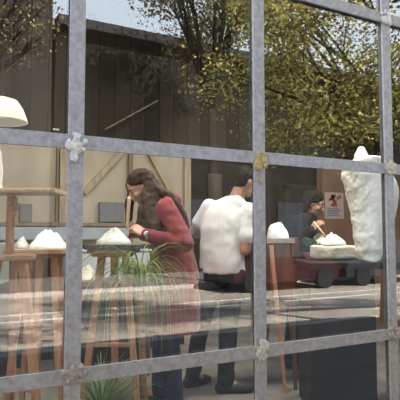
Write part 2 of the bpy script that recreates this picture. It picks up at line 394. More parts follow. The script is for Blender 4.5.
# timber framing on the pale wall
n = 1
def stud(p0, p1, w, m, t=0.05):
    global n
    p0, p1 = V(p0), V(p1); p0.y = p1.y = YB - t / 2
    struct('trim_%d' % n, MB().bar(p0, p1, w, t), m); n += 1
for u, w, m in ((62, 0.10, 'stud'), (56.5, 0.03, 'stud_dark'), (129, 0.045, 'stud_dark'), (186, 0.075, 'stud'), (-45, 0.08, 'stud')):
    p = aty(u, 200, YB)
    stud((p.x, YB, FLOOR), (p.x, YB, 2.42), w, M[m])
stud(aty(83, 193, YB), aty(121, 151, YB), 0.055, M['stud'], 0.046)
stud(aty(147, 150, YB), aty(172, 196, YB), 0.06, M['stud'], 0.046)
a = aty(-40, 223.5, YB); b = aty(185, 223.5, YB)
stud((a.x, YB, a.z), (b.x, YB, a.z), 0.035, M['stud_dark'], 0.056)
a = aty(-40, 152, YB)
# blue-grey trunking
a = aty(-40, 233.5, YB); b = aty(130, 233.5, YB)
o = MB().span((a.x, YB - 0.10, a.z - 0.06), (b.x, YB - 0.001, a.z + 0.06)).build('wall_trunking', M['blue_trunk'], None, 0.008)
tag(o, 'pale blue grey trunking running along the panelled wall below the dark rail', 'trunking')
# recess features
pa = aty(208, 200, 5.2); pb = aty(222, 200, 5.2)
o = MB().span((pa.x, 5.2, FLOOR), (pb.x, 5.26, 2.5)).build('upright_board', mat('pale leaning board', (0.42, 0.39, 0.33), None, scale=3), None, 0.004)
tag(o, 'tall pale board standing in the dim recess behind the man in white', 'board')
da = aty(287, 200, 6.19); db = aty(321, 200, 6.19)
d = bpy.data.objects.new('door_1', None); COL.objects.link(d); d['kind'] = 'structure'
MB().span((da.x, 6.12, FLOOR), (db.x, 6.2, 2.42)).build('door_leaf', mat('grey green door', (0.20, 0.205, 0.175), (0.16, 0.165, 0.14), scale=2.5), d, 0.004)
MB().span((da.x - 0.09, 6.10, FLOOR), (da.x, 6.2, 2.5)).span((da.x - 0.09, 6.10, 2.42), (db.x + 0.09, 6.2, 2.52)).span((db.x, 6.10, FLOOR), (db.x + 0.09, 6.2, 2.5)).build('door_frame', M['stud_dark'], d, 0.003)
MB().tube((db.x - 0.12, 6.12, 1.32), (db.x - 0.12, 6.06, 1.32), 0.015).tube((db.x - 0.12, 6.065, 1.32), (db.x - 0.24, 6.065, 1.32), 0.012).build('door_handle', M['steel'], d)

wa = aty(-60, 244, YB); wb = aty(190, 244, YB)
struct('wall_wainscot', MB().span((wa.x, YB - 0.03, FLOOR), (xe - 0.01, YB - 0.001, wa.z - 0.02)), M['stained'])
# grey pinned panels
for u0, u1, v0, v1, lab in ((19.5, 31.5, 204, 222, 'smaller dark grey panel fixed to the pale wall above the left plaster heap'),
                            (99, 123, 202, 222, 'dark grey panel fixed to the pale wall behind the woman in maroon')):
    a = aty(u0, v0, YB - .03); b = aty(u1, v1, YB - .03)
    o = MB().span((a.x, YB - 0.065, b.z), (b.x, YB - 0.001, a.z)).build('wall_panel', M['grey_panel'], None, 0.004)
    tag(o, lab, 'panel', 'grey panels on the pale wall')
# poster
a = aty(325, 192, 2.6); b = aty(343.5, 219, 2.6)
po = thing('poster', 'pinkish poster with red picture and text lines on the brown wall', 'poster', (a.x, 2.594, b.z))
W, H = b.x - a.x, a.z - b.z
MB().span((0, 0, 0), (W, 0.005, H)).build('sheet', M['paper'], po)
pic = MB()
rnd = random.Random(4)
for k in range(9):
    cx, cz = W * rnd.uniform(0.25, 0.78), H * rnd.uniform(0.5, 0.88)
    pic.box((cx, -0.001, cz), (W * rnd.uniform(0.12, 0.28), 0.002, H * rnd.uniform(0.05, 0.14)), (0, rnd.uniform(-0.6, 0.6), 0))
pic.build('red_picture', M['poster_red'], po)
tx = MB()
for k in range(5):
    tx.span((W * 0.1, -0.002, H * (0.36 - k * 0.065)), (W * rnd.uniform(0.7, 0.9), 0.0, H * (0.39 - k * 0.065)))
tx.build('text_lines', M['ink_blue'], po)
# small white card
a = aty(51.5, 127, YB - 0.07); b = aty(57.5, 129.5, YB - 0.07)
o = MB().span((a.x, YB - 0.068, b.z), (b.x, YB - 0.061, a.z)).build('wall_card', M['white_card']); tag(o, 'tiny white card on the dark boarding right of the lamp', 'card')
# sloping rafters in front of the dark boarding
def rafter(p0, p1, w, d, m, lab):
    o = MB().bar(p0, p1, w, d).build('roof_strut', M[m], None, 0.004); tag(o, lab, 'strut'); return o
p0 = aty(104, 128.5, 2.86); p1 = aty(155, 100, 2.86)
rafter(p0, p1 + (p1 - p0) * 0.05, 0.016, 0.02, 'stud_dark', 'thin pale batten slanting up across the dark boarding above the woman')
p0 = aty(183, 103, 2.82); p1 = aty(262, 56, 2.82)
rafter(p0, p1 + (p1 - p0) * 0.35, 0.14, 0.1, 'black_box', 'thick dark timber strut slanting up above the man in white')

# pendant lamp
m, nt, out = new_mat('lit lamp shade')
e = nt.nodes.new('ShaderNodeEmission'); tr = nt.nodes.new('ShaderNodeBsdfTranslucent'); tr.inputs[0].default_value = (0.92, 0.86, 0.74, 1)
e.inputs[0].default_value = (1, 0.90, 0.74, 1); e.inputs[1].default_value = 0.30
ad = nt.nodes.new('ShaderNodeAddShader'); nt.links.new(e.outputs[0], ad.inputs[0]); nt.links.new(tr.outputs[0], ad.inputs[1]); nt.links.new(ad.outputs[0], out.inputs[0])
lp = at(-1, 120.5, 4.1)
lamp = thing('pendant_lamp', 'lit cream pendant lamp hanging against the dark boarding', 'lamp', lp)
MB().lathe([(0.205, 0.0), (0.20, 0.02), (0.165, 0.11), (0.12, 0.175), (0.04, 0.20), (0.036, 0.196), (0.115, 0.171), (0.16, 0.108), (0.195, 0.02), (0.20, 0.0), (0.205, 0.0)], n=40).build('lamp_shade', m, lamp, smooth=True)
MB().lathe([(0.0, 0.03), (0.03, 0.04), (0.045, 0.075), (0.03, 0.11), (0.016, 0.13), (0.016, 0.18), (0, 0.18)], n=20).build('bulb', emit_mat('lamp bulb', (1, 0.92, 0.78), 32), lamp, smooth=True)
MB().tube((0, 0, 0.19), (0, 0, 0.25), 0.022, 0.014).tube((0, 0, 0.25), (0, 0, 3.948 - lp.z), 0.004, n=6).build('flex', M['lamp_metal'], lamp)

# ================================================================== plaster heaps
def mound(name, label, loc, rx, ry, h, m, seed, rotz=-YAW, sharp=1.4, rough=0.25, group='plaster heaps on the work boards', peaks=None):
    """heap of broken plaster: heightfield over an ellipse with several peaks, closed below"""
    nr, na = 16, 44; vs = []; fs = []
    rnd = random.Random(seed); pk = peaks or [(0, 0, 1)]
    def hh(x, y, q):
        base = max(0.0, 1 - q ** (sharp * 1.25)) ** 0.85
        t = max(wt * math.exp(-((x - px) ** 2 + (y - py) ** 2) / 0.9) for px, py, wt in pk)
        s = V((x * 2.4 + seed, y * 2.4, seed * 0.7))
        return h * base * (0.30 + 0.62 * t) * (1 + rough * (noise.noise(s) + 0.7 * noise.noise(s * 2.6) + 0.4 * noise.noise(s * 5.5)))
    for i in range(nr + 1):
        q = i / nr
        for k in range(na):
            a = 2 * PI * k / na; e = 1 + 0.12 * noise.noise(V((math.cos(a) * 1.5, math.sin(a) * 1.5, seed)))
            x, y = math.cos(a) * q * e, math.sin(a) * q * e
            vs.append((x * rx, y * ry, 0.003 + (0.012 if i < nr else 0) + hh(x, y, q)))
    for i in range(nr):
        for k in range(na): fs.append((i * na + k, (i + 1) * na + k, (i + 1) * na + (k + 1) % na, i * na + (k + 1) % na))
    b = len(vs); vs += [(vs[nr * na + k][0], vs[nr * na + k][1], 0.0) for k in range(na)]
    fs += [(nr * na + k, b + k, b + (k + 1) % na, nr * na + (k + 1) % na) for k in range(na)]
    fs.append(tuple(b + k for k in range(na))[::-1])
    mb = MB().add(vs, fs); o = mb.build(name, m, None, smooth=True, loc=loc, rotz=rotz)
    bm = bmesh.new(); bm.from_mesh(o.data); bmesh.ops.remove_doubles(bm, verts=bm.verts, dist=1e-5); bmesh.ops.recalc_face_normals(bm, faces=bm.faces); bm.to_mesh(o.data); bm.free()
    tag(o, label, 'plaster', group); return o

# ================================================================== wooden stands
def leg(parent, top, bot, w=0.042, m='wood', taper=0.8, name='leg'):
    return MB().bar(top, bot, w, w, w * taper, w * taper).build(name, M[m], parent, 0.004)

# --- stand in front of the woman
D = 3.22; s = D / FPX
g = ground(116, D)
st = thing('modelling_stand', 'three legged wooden stand with dark slab before the woman in maroon', 'stand', g, -YAW, 'wooden modelling stands')
zt = 1.5 - (249 - HOR) * s - FLOOR
MB().box((0, 0, zt + 0.015), (52 * s, 0.30, 0.03)).build('slab', M['stone_slab'], st, 0.004)
MB().box((-0.006, 0, zt - 0.0115), (46 * s, 0.28, 0.022)).build('turntable', M['pink_wood'], st, 0.004)
MB().lathe([(0, -0.022), (0.125, -0.022), (0.132, -0.014), (0.132, -0.004), (0.125, 0.0), (0, 0)], (-0.02, 0, zt - 0.023), 36).build('stool_top', M['wood'], st, 0.0)
tz = zt - 0.045
leg(st, (-0.075, -0.05, tz), (-0.19, -0.12, 0), 0.045); leg(st, (-0.016, 0.06, tz), (-0.025, 0.2, 0), 0.046); leg(st, (0.07, -0.05, tz), (0.175, -0.12, 0), 0.042)
MB().bar((-0.127, -0.08, tz * .5), (0.12, -0.08, tz * .5), 0.025, 0.02).build('stretcher', M['wood'], st, 0.003)
GS = g.copy(); SLAB = FLOOR + zt + 0.03
mound('plaster_heap', 'greyish plaster heap on the dark slab the woman works on', (g + RGT * (-0.012)).xy.to_3d() + V((0, 0, SLAB)), 0.112, 0.12, 0.092, M['grey_plaster'], 3, sharp=1.3, peaks=[(0.05, 0, 1), (-0.35, 0.1, 0.6)])

# --- near left stand: round stool, post and raised board
D = 2.56; s = D / FPX
g = ground(16, D)
st = thing('modelling_stand', 'tall stand at left edge with post and raised plank above a round top', 'stand', g, -YAW, 'wooden modelling stands')
zt = 1.5 - (254 - HOR) * s - FLOOR
MB().lathe([(0, -0.03), (0.092, -0.03), (0.1, -0.022), (0.1, -0.006), (0.094, 0), (0, 0)], (0, 0, zt), 36).build('round_top', M['wood_pale'], st)
zb = 1.5 + (HOR - 192) * s - FLOOR
xx = (10.5 - 16) * s
MB().bar((xx, 0, zt), (xx, 0, zb - 0.011), 0.034, 0.034, 0.032, 0.032).build('post', M['wood'], st, 0.004)
cl = MB()
for k, (dz, r) in enumerate(((-0.035, 0.024), (-0.06, 0.03), (-0.085, 0.026), (-0.108, 0.02), (-0.122, 0.011))): cl.ell((xx + 0.014, -0.01, zb + dz), (r, r * 0.9, 0.014))
cl.blob('screw_clamp', M['wood'], st, 0.004, 2)
pl = MB().box(((20 - 16) * s - 0.04, 0, zb), (0.49, 0.22, 0.022)); pl.build('raised_plank', M['bone_wood'], st, 0.004)
MB().box((0.02, -0.112, zb - 0.0), (0.36, 0.004, 0.008)).build('plank_edge', M['bone_wood'], st)
tz = zt - 0.03
leg(st, (xx - 0.002, 0.06, tz), (xx - 0.012, 0.13, 0), 0.034); leg(st, (0.05, -0.03, tz), (0.205, -0.1, 0), 0.042); leg(st, (0.045, 0.02, tz), (-0.105, 0.1, 0), 0.034)
leg(st, (-0.075, -0.02, tz), (-0.2, -0.08, 0), 0.034)
MB().bar((-0.03, 0.055, tz * 0.42), (0.13, -0.06, tz * 0.42), 0.025, 0.02).build('stretcher', M['wood'], st, 0.003)
pw = g + RGT * (-0.105); ob = MB().ell((0, 0, 0.09), (0.032, 0.035, 0.095)).ell((-0.02, 0, 0.04), (0.05, 0.05, 0.05)).ell((0.0, 0, 0.17), (0.026, 0.028, 0.04)).box((-0.01, 0, 0.01), (0.07, 0.06, 0.02)).blob('plaster_figure', M['plaster'], None, 0.006, 4, 0.004, 30, loc=(pw.x, pw.y, FLOOR + zb + 0.016), rotz=-YAW)
tag(ob, 'white plaster figure standing on the raised plank at the left edge', 'plaster')

# --- second left stand with heap
D = 3.25; s = D / FPX
g = ground(41, D)
st = thing('modelling_stand', 'wooden stand holding the large white heap left of the widest window upright', 'stand', g, -YAW, 'wooden modelling stands')
zt = 1.5 - (248.5 - HOR) * s - FLOOR
MB().box((0, 0, zt - 0.015), (56 * s, 0.3, 0.028)).build('work_board', M['wood_pale'], st, 0.004)
MB().box((0.02, 0, zt - 0.042), (0.24, 0.2, 0.024)).build('stool_top', M['wood'], st, 0.004)
tz = zt - 0.054
leg(st, (0.02, -0.06, tz), (0.02, -0.12, 0), 0.046); leg(st, (0.1, -0.04, tz), (0.19, -0.12, 0), 0.042); leg(st, (-0.07, 0.06, tz), (-0.15, 0.14, 0), 0.04); leg(st, (0.1, 0.07, tz), (0.16, 0.15, 0), 0.04)
MB().bar((0.02, -0.085, tz * .6), (0.145, -0.08, tz * .6), 0.03, 0.02).build('stretcher', M['wood_pale'], st, 0.003)
MB().bar((-0.11, 0.1, tz * .5), (0.13, 0.11, tz * .5), 0.025, 0.02).build('stretcher', M['wood_pale'], st, 0.003)
zz = FLOOR + zt
mound('plaster_heap', 'large white plaster heap on a stand left of the widest window upright', g + RGT * 0.045 + V((0, 0, zt + 0.0005)), 0.118, 0.13, 0.108, M['plaster'], 11, sharp=1.5, peaks=[(-0.1, 0, 1), (0.35, 0.1, 0.85)])
mound('plaster_heap', 'small low beige plaster heap left of the large white heap', g + RGT * (-0.118) + V((0, 0, zt + 0.0005)), 0.042, 0.055, 0.058, M['grey_plaster'], 12, sharp=2)

# --- box stand between the man and the third person
D = 4.14; s = D / FPX
g = ground(280.5, D)
st = thing('pedestal_stand', 'red brown box pedestal on splayed legs right of the man in white', 'stand', g, -YAW)
zt = 1.5 - (238.5 - HOR) * s - FLOOR
MB().box((-0.02, 0, zt - 0.018), (27 * s, 0.28, 0.036)).build('top_board', mat('grey work board', (0.36, 0.34, 0.31), None, rough=0.8), st, 0.004)
MB().box((-0.012, 0, zt - 0.036 - 0.24), (24 * s, 0.26, 0.48)).build('box_body', M['wood_red'], st, 0.006)
MB().box((14.6 * s, 0.06, zt - 0.30), (6 * s, 0.16, 0.62)).build('side_post', M['wood_red'], st, 0.006)
tz = zt - 0.516
leg(st, (-0.10, -0.15, zt - 0.05), (-0.005, -0.2, 0), 0.034, 'wood', 0.7); leg(st, (0.07, -0.09, tz), (0.085, -0.11, 0), 0.036, 'wood_red'); leg(st, (-0.08, 0.1, tz), (-0.14, 0.16, 0), 0.036, 'wood_red'); leg(st, (0.08, 0.1, tz), (0.14, 0.16, 0), 0.036, 'wood_red')
mound('plaster_heap', 'white lumpy plaster heap on the red brown box pedestal', g + RGT * (-0.025) + V((0, 0, zt + 0.0005)), 0.092, 0.11, 0.115, M['plaster'], 21, sharp=3.0, rough=0.35, peaks=[(-0.4, 0, 1), (0.3, 0.1, 0.85)])

# --- black pedestal table with the big white sculpture
D = 3.62; s = D / FPX
ZT = 1.308
g = ground(335, D)
tb = thing('pedestal_table', 'black topped table on a black box base under the large white sculpture', 'table', g, -YAW)
w0, w1 = (301 - 335) * s, (408 - 335) * s
MB().span((w0, -0.22, ZT - FLOOR - 0.04), (w1, 0.33, ZT - FLOOR)).build('table_top', M['black_box'], tb, 0.005)
MB().span((-31 * s, -0.16, 0), (31 * s, 0.27, ZT - FLOOR - 0.04)).build('box_base', M['black_box'], tb, 0.006)
MB().span((w1 - 0.07, 0.25, 0), (w1 - 0.02, 0.31, ZT - FLOOR - 0.04)).build('leg', M['black_box'], tb, 0.004)
pb = g + FWD * 0.20
slab = MB(); slab.box((0, 0, 0.052), (46 * 0.00752, 0.19, 0.1))
o = slab.blob('plaster_block', M['old_plaster'], None, 0.012, 3, 0.006, 14, loc=(pb + RGT * (7 * 0.00752)).xy.to_3d() + V((0, 0, ZT + 0.004)), rotz=-YAW); tag(o, 'long cream plaster block lying on the black table left of the large sculpture', 'plaster')
bz = max((o.matrix_basis @ v.co).z for v in o.data.vertices)
mound('plaster_heap', 'small white plaster heap on top of the long cream block', (pb + RGT * (4.5 * 0.00752)).xy.to_3d() + V((0, 0, bz + 0.0005)), 0.095, 0.075, 0.075, M['plaster'], 31, sharp=1.3, peaks=[(-0.1, 0, 1), (0.3, 0, 0.75)])

# big sculpture: stacked outlines read off the photo at its own depth
D = 3.50; s = D / FPX
g2 = at(366, 263, D); g2.z = ZT
rows = [(263.5, 363, 376), (261, 358, 379.5), (256, 355.5, 381.5), (250, 354.5, 384), (240, 354, 387), (230, 352.5, 391), (220, 351, 394.5), (210, 349.5, 397), (200, 347.5, 399), (190, 345.5, 399),
        (183, 343.5, 397), (177, 342, 394), (172, 343.5, 389), (167, 349, 386), (162, 354, 384), (158.5, 356.5, 382)]
sc_ = MB(); vs = []; nn = 40
hs = (263 - 147) * s
def ring(z, x0, x1, ry):
    cx, rx = (x0 + x1) / 2, (x1 - x0) / 2
    return (cx, 0.0, z, rx, ry)
rings = []
for v_, a_, b_ in rows:
    z = (263 - v_) * s + 0.002
    rings.append(ring(z, (a_ - 366) * s, (b_ - 366) * s, 0.10 if v_ < 255 else 0.075))
sc_.loft(rings, nn)
sc_.loft([((364 - 366) * s, 0, (263 - 164) * s, 8 * s, 0.07), ((362.5 - 366) * s, 0, (263 - 156) * s, 6.5 * s, 0.055), ((362.8 - 366) * s, 0, (263 - 151) * s, 4.2 * s, 0.035), ((362.8 - 366) * s, 0, (263 - 147.5) * s, 2.4 * s, 0.022)], 20)
sc_.box(((379 - 366) * s, 0, (263 - 164) * s), (6 * s, 0.1, 12 * s))
o = sc_.blob('plaster_sculpture', None, None, 0.009, 3, 0.0, 9, loc=(g2.x, g2.y, ZT), rotz=-YAW)
m, nt, out = new_mat('plaster broken on one side')
N = nt.nodes.new; L = nt.links.new
b = N('ShaderNodeBsdfPrincipled'); L(b.outputs[0], out.inputs[0]); b.inputs['Roughness'].default_value = 0.9; b.inputs['Specular IOR Level'].default_value = 0.2
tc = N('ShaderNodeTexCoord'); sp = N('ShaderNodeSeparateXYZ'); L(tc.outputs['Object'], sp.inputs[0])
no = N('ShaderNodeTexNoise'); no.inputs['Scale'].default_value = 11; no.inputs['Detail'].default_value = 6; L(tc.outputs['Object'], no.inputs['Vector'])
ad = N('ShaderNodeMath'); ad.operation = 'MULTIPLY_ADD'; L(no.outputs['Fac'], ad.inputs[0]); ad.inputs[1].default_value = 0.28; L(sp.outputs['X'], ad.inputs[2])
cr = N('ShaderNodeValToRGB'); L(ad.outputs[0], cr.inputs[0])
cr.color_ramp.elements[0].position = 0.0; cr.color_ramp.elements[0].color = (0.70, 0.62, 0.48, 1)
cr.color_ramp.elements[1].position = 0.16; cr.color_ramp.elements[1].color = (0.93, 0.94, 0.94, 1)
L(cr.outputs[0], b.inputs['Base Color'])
n2 = N('ShaderNodeTexNoise'); n2.inputs['Scale'].default_value = 38; n2.inputs['Detail'].default_value = 5; L(tc.outputs['Object'], n2.inputs['Vector'])
bp = N('ShaderNodeBump'); bp.inputs['Strength'].default_value = 0.35; bp.inputs['Distance'].default_value = 0.02; L(n2.outputs['Fac'], bp.inputs['Height']); L(bp.outputs[0], b.inputs['Normal'])
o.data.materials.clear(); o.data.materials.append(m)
for v in o.data.vertices:        # ragged broken left flank, smoother right
    k = max(0.0, min(1.0, (0.02 - v.co.x) / 0.10)); q = v.co * 26
    if v.co.z > 0.03: v.co += v.normal * (0.002 + 0.009 * k) * (noise.noise(q * 0.55) + 0.8 * noise.noise(q * 1.3) + 0.4 * noise.noise(q * 2.7))
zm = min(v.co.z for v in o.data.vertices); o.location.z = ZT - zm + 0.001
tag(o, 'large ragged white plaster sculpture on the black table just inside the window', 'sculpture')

# dark green cloth bundle by the block
gq = ground(311, 4.30)
o = None
cab = thing('side_cabinet', 'low maroon wooden cabinet under the green bundle behind the black table', 'cabinet', gq, -YAW)
s = 4.3 / FPX; zc = 1.5 - (252 - HOR) * s - FLOOR
MB().span((-10.5 * s, -0.15, 0.06), (8 * s, 0.1, zc)).build('cabinet_body', M['wood_red'], cab, 0.006)
MB().span((-10 * s, -0.165, 0.1), (7.5 * s, -0.15, zc - 0.04)).build('cabinet_door', M['wood_red'], cab, 0.004)
MB().ell((5 * s, -0.175, zc * .6), 0.012).build('door_knob', M['steel'], cab, smooth=True)
MB().span((-9.5 * s, -0.13, 0), (7 * s, 0.09, 0.06)).build('plinth', M['black_box'], cab)
gb = MB()
rnd = random.Random(9)
for k in range(9): gb.ell((rnd.uniform(-0.045, 0.045), rnd.uniform(-0.05, 0.05), rnd.uniform(0.03, 0.085)), rnd.uniform(0.03, 0.045))
gb.box((0, 0, 0.02), (0.11, 0.11, 0.035))
o = gb.blob('cloth_bundle', M['green_cloth'], None, 0.008, 2, 0.012, 24, loc=gq + RGT * (-0.005) + V((0, 0, zc + 0.008)), rotz=-YAW); tag(o, 'dark green cloth bundle beside the hands of the dark clad person', 'cloth')

# ================================================================== back of the room on the left
D = 4.0; s = D / FPX
g = ground(-8, D)
lk = thing('metal_locker', 'pale grey green metal locker at the left edge behind the tall stand', 'locker', g, -YAW)
zl = 1.5 - (243 - HOR) * s - FLOOR
MB().span((-0.16, -0.2, 0.82), (15 * s, 0.22, zl)).build('locker_body', M['locker'], lk, 0.006)
MB().span((-0.15, -0.215, 0.84), (14.2 * s, -0.2, zl - 0.03)).build('locker_door', M['locker'], lk, 0.004)
MB().span((0.06, -0.225, zl * .85), (0.075, -0.215, zl * .92)).build('handle', M['steel'], lk)
MB().span((-0.15, -0.19, 0), (14.5 * s, 0.2, 0.82)).build('plinth', M['black_box'], lk)
ca = aty(72, 250, YB - 0.45); cb = aty(150, 250, YB - 0.45)
cw = thing('low_cupboard', 'low white cupboard standing against the pale wall behind the wooden stand', 'cupboard', (ca.x, YB - 0.45, FLOOR))
Wc = cb.x - ca.x; Hc = ca.z - FLOOR
MB().span((0, 0, 0.06), (Wc, 0.33, Hc - 0.02)).build('carcass', M['white_cab'], cw, 0.004)
MB().span((-0.01, -0.03, Hc - 0.02), (Wc + 0.01, 0.34, Hc)).build('top', M['white_cab'], cw, 0.004)
for k in (0, 1):
    dd = MB().span((Wc * k / 2 + 0.006, -0.02, 0.08), (Wc * (k + 1) / 2 - 0.006, 0, Hc - 0.03)).build('door', M['white_cab'], cw, 0.003)
    MB().tube((Wc / 2 + (-0.05 if k == 0 else 0.05), -0.035, Hc * .6), (Wc / 2 + (-0.05 if k == 0 else 0.05), -0.035, Hc * .75), 0.006).build('handle', M['steel'], dd)
MB().span((0.03, 0.03, 0), (Wc - 0.03, 0.3, 0.06)).build('plinth', M['black_box'], cw)
# low wooden table
D = 4.25; s = D / FPX
g = ground(112, D)
tb2 = thing('low_table', 'low brown wooden table behind the three legged stand', 'table', g, -YAW)
zt = 1.5 - (279 - HOR) * s - FLOOR
MB().box((-0.04, 0, zt - 0.02), (88 * s, 0.42, 0.04)).build('table_top', M['wood_red'], tb2, 0.005)
for sx in (-1, 1):
    for sy in (-1, 1): leg(tb2, (-0.04 + sx * 0.32, sy * 0.17, zt - 0.04), (-0.04 + sx * 0.32, sy * 0.17, 0), 0.05, 'wood_red', 1)
MB().box((-0.04, 0.19, zt / 2 - 0.0), (0.60, 0.02, zt - 0.09)).build('back_panel', M['stained'], tb2)
mound('plaster_heap', 'cream plaster heap on the low table just right of the widest window upright', g + RGT * (-24 * s) + V((0, 0, zt + 0.0005)), 0.085, 0.09, 0.11, M['old_plaster'], 41, sharp=1.4)
rb = g + RGT * (28 * s) + V((0, 0, zt + 0.001))
o = MB().box((0, 0, 0.025), (0.075, 0.1, 0.05)).box((0, 0, 0.054), (0.08, 0.105, 0.008)).build('plastic_box', M['red_plastic'], None, 0.004, loc=rb, rotz=-YAW + 0.3); tag(o, 'small red plastic box on the low table beside the maroon smock', 'box')
bk = g + RGT * (11.5 * s) + V((0, 0, zt + 0.001))
bx = thing('leaflet_stand', 'upright leaflet with blue lines on the low table between the stand legs', 'leaflet', bk, -YAW)
MB().box((0, 0, 0.075), (0.075, 0.008, 0.15)).box((0, 0.03, 0.004), (0.07, 0.06, 0.008)).build('card', M['white_card'], bx)
tl = MB()
for k in range(8): tl.box((-0.006, -0.005, 0.135 - k * 0.014), (0.045, 0.002, 0.006))
tl.build('printed_lines', M['ink_blue'], bx)
# teal tub on the floor
g = ground(26, 4.75)
tu = thing('plastic_tub', 'teal plastic tub on the floor behind the left stand legs', 'tub', g)
MB().lathe([(0, 0), (0.09, 0), (0.098, 0.02), (0.12, 0.13), (0.126, 0.135), (0.126, 0.142), (0.116, 0.142), (0.093, 0.02), (0, 0.012)], n=32).build('tub_body', M['teal'], tu, smooth=True)
hd = MB().path([(V((0.124 * math.cos(a), 0.02 * 0 + 0.124 * math.sin(a) * 0.25 - 0.1, 0.135 - 0.03 * math.sin(a))), 0.004) for a in [PI * k / 10 for k in range(11)]], 6); hd.build('carry_handle', M['steel'], tu, smooth=True)

# ================================================================== people
def hand(mb, wrist, d, nrm, side=1, curl=0.7, scale=1.0, thumb=0.6):
    """palm, four unequal curled fingers and a thumb from the side of the palm. d = direction of the palm, nrm = back-of-hand normal"""
    d = V(d).normalized(); nrm = V(nrm); nrm = (nrm - d * nrm.dot(d)).normalized(); sx = d.cross(nrm).normalized() * side
    w = V(wrist); k = scale
    for t, ww in ((0.0, 0.020), (0.03, 0.027), (0.06, 0.031), (0.085, 0.031)):
        pc = w + d * t * k
        for q in (-1, -0.33, 0.33, 1): mb.cap(pc + sx * q * ww * 0.75 * k, 0.0125 * k, w + d * (t + 0.012) * k + sx * q * ww * 0.78 * k, 0.0125 * k, 8)
    for q, ln in ((-1, 0.062), (-0.33, 0.074), (0.33, 0.08), (1, 0.072)):
        p = w + d * 0.09 * k + sx * q * 0.025 * k; a = curl * 0.55
        segs = (0.42, 0.32, 0.26); r = 0.0092 * k
        for i, sg in enumerate(segs):
            dirn = d * math.cos(a) - nrm * math.sin(a); p2 = p + dirn * ln * sg * k
            mb.cap(p, r, p2, r * 0.92, 8); p = p2; r *= 0.92; a += curl * 0.75
    p = w + d * 0.03 * k + sx * 0.026 * k; dirn = (d * 0.75 + sx * 0.75 - nrm * thumb).normalized()
    p2 = p + dirn * 0.042 * k; mb.cap(p, 0.0125 * k, p2, 0.0105 * k, 8)
    dirn = (d * 0.95 + sx * 0.15 - nrm * thumb).normalized(); mb.cap(p2, 0.0105 * k, p2 + dirn * 0.032 * k, 0.0085 * k, 8)

def head_axes(F, roll=0.0):
    F = V(F).normalized(); S = F.cross(V((0, 0, 1))).normalized()   # S = the person's right
    U = S.cross(F).normalized()
    return F, S, U

def head(mb, c, F, S, U, k=1.0):
    c = V(c); rm = Matrix((S, F, U)).transposed()
    P = lambda f, s_, u: c + (F * f + S * s_ + U * u) * k
    mb.ell(P(-0.012, 0, 0.025), V((0.076, 0.096, 0.092)) * k, rm); mb.ell(P(0.022, 0, -0.03), V((0.062, 0.068, 0.075)) * k, rm)
    mb.ell(P(0.052, 0, -0.088), V((0.03, 0.026, 0.02)) * k, rm)                                                # chin
    mb.cap(P(0.02, 0.04, -0.075), 0.022 * k, P(0.052, 0.012, -0.09), 0.016 * k); mb.cap(P(0.02, -0.04, -0.075), 0.022 * k, P(0.052, -0.012, -0.09), 0.016 * k)
    mb.cap(P(0.084, 0, 0.008), 0.008 * k, P(0.104, 0, -0.030), 0.011 * k); mb.ell(P(0.099, 0, -0.034), V((0.017, 0.012, 0.009)) * k, rm)   # nose
    for q in (-1, 1):
        mb.ell(P(0.076, 0.032 * q, 0.024), V((0.024, 0.012, 0.008)) * k, rm)                                   # brow
        mb.ell(P(0.060, 0.040 * q, -0.028), V((0.02, 0.022, 0.02)) * k, rm)                                    # cheek
        mb.ell(P(-0.012, 0.078 * q, -0.012), V((0.008, 0.02, 0.03)) * k, rm)                                   # ear
    mb.ell(P(0.083, 0, -0.056), V((0.022, 0.010, 0.010)) * k, rm)                                              # mouth mound
    return rm, P

def face_parts(root, rm, P, k=1.0):
    for q in (-1, 1):
        e = MB().ell(P(0.073, 0.031 * q, 0.004), V((0.012, 0.010, 0.0052)) * k, rm).build('eye', M['eye_white'], root, smooth=True)
        MB().ell(P(0.0805, 0.031 * q, 0.002), V((0.007, 0.004, 0.0055)) * k, rm).build('iris', M['eye_dark'], e, smooth=True)
        MB().cap(P(0.086, 0.017 * q, 0.027), 0.0045 * k, P(0.078, 0.048 * q, 0.026), 0.003 * k).build('eyebrow', M['hair_dark'], root, smooth=True)
    MB().ell(P(0.091, 0, -0.052), V((0.020, 0.006, 0.0045)) * k, rm).ell(P(0.090, 0, -0.060), V((0.017, 0.006, 0.005)) * k, rm).build('mouth', M['lip'], root, smooth=True)

def shoes(root, m, feet):
    for an, toe in feet:
        an, toe = V(an), V(toe); d = (toe - an); d.z = 0; d.normalize()
        b = MB(); heel = V((an.x, an.y, 0.04)) - d * 0.05
        b.cap(heel, 0.038, V((toe.x, toe.y, 0.036)) - d * 0.05, 0.042); b.cap(V((toe.x, toe.y, 0.036)) - d * 0.05, 0.042, V((toe.x, toe.y, 0.03)), 0.03); b.cap(V((an.x, an.y, 0.09)), 0.042, heel, 0.038)
        o = b.blob('shoe', m, root, 0.008, 3)
        for v in o.data.vertices: v.co.z = max(v.co.z, 0.001)

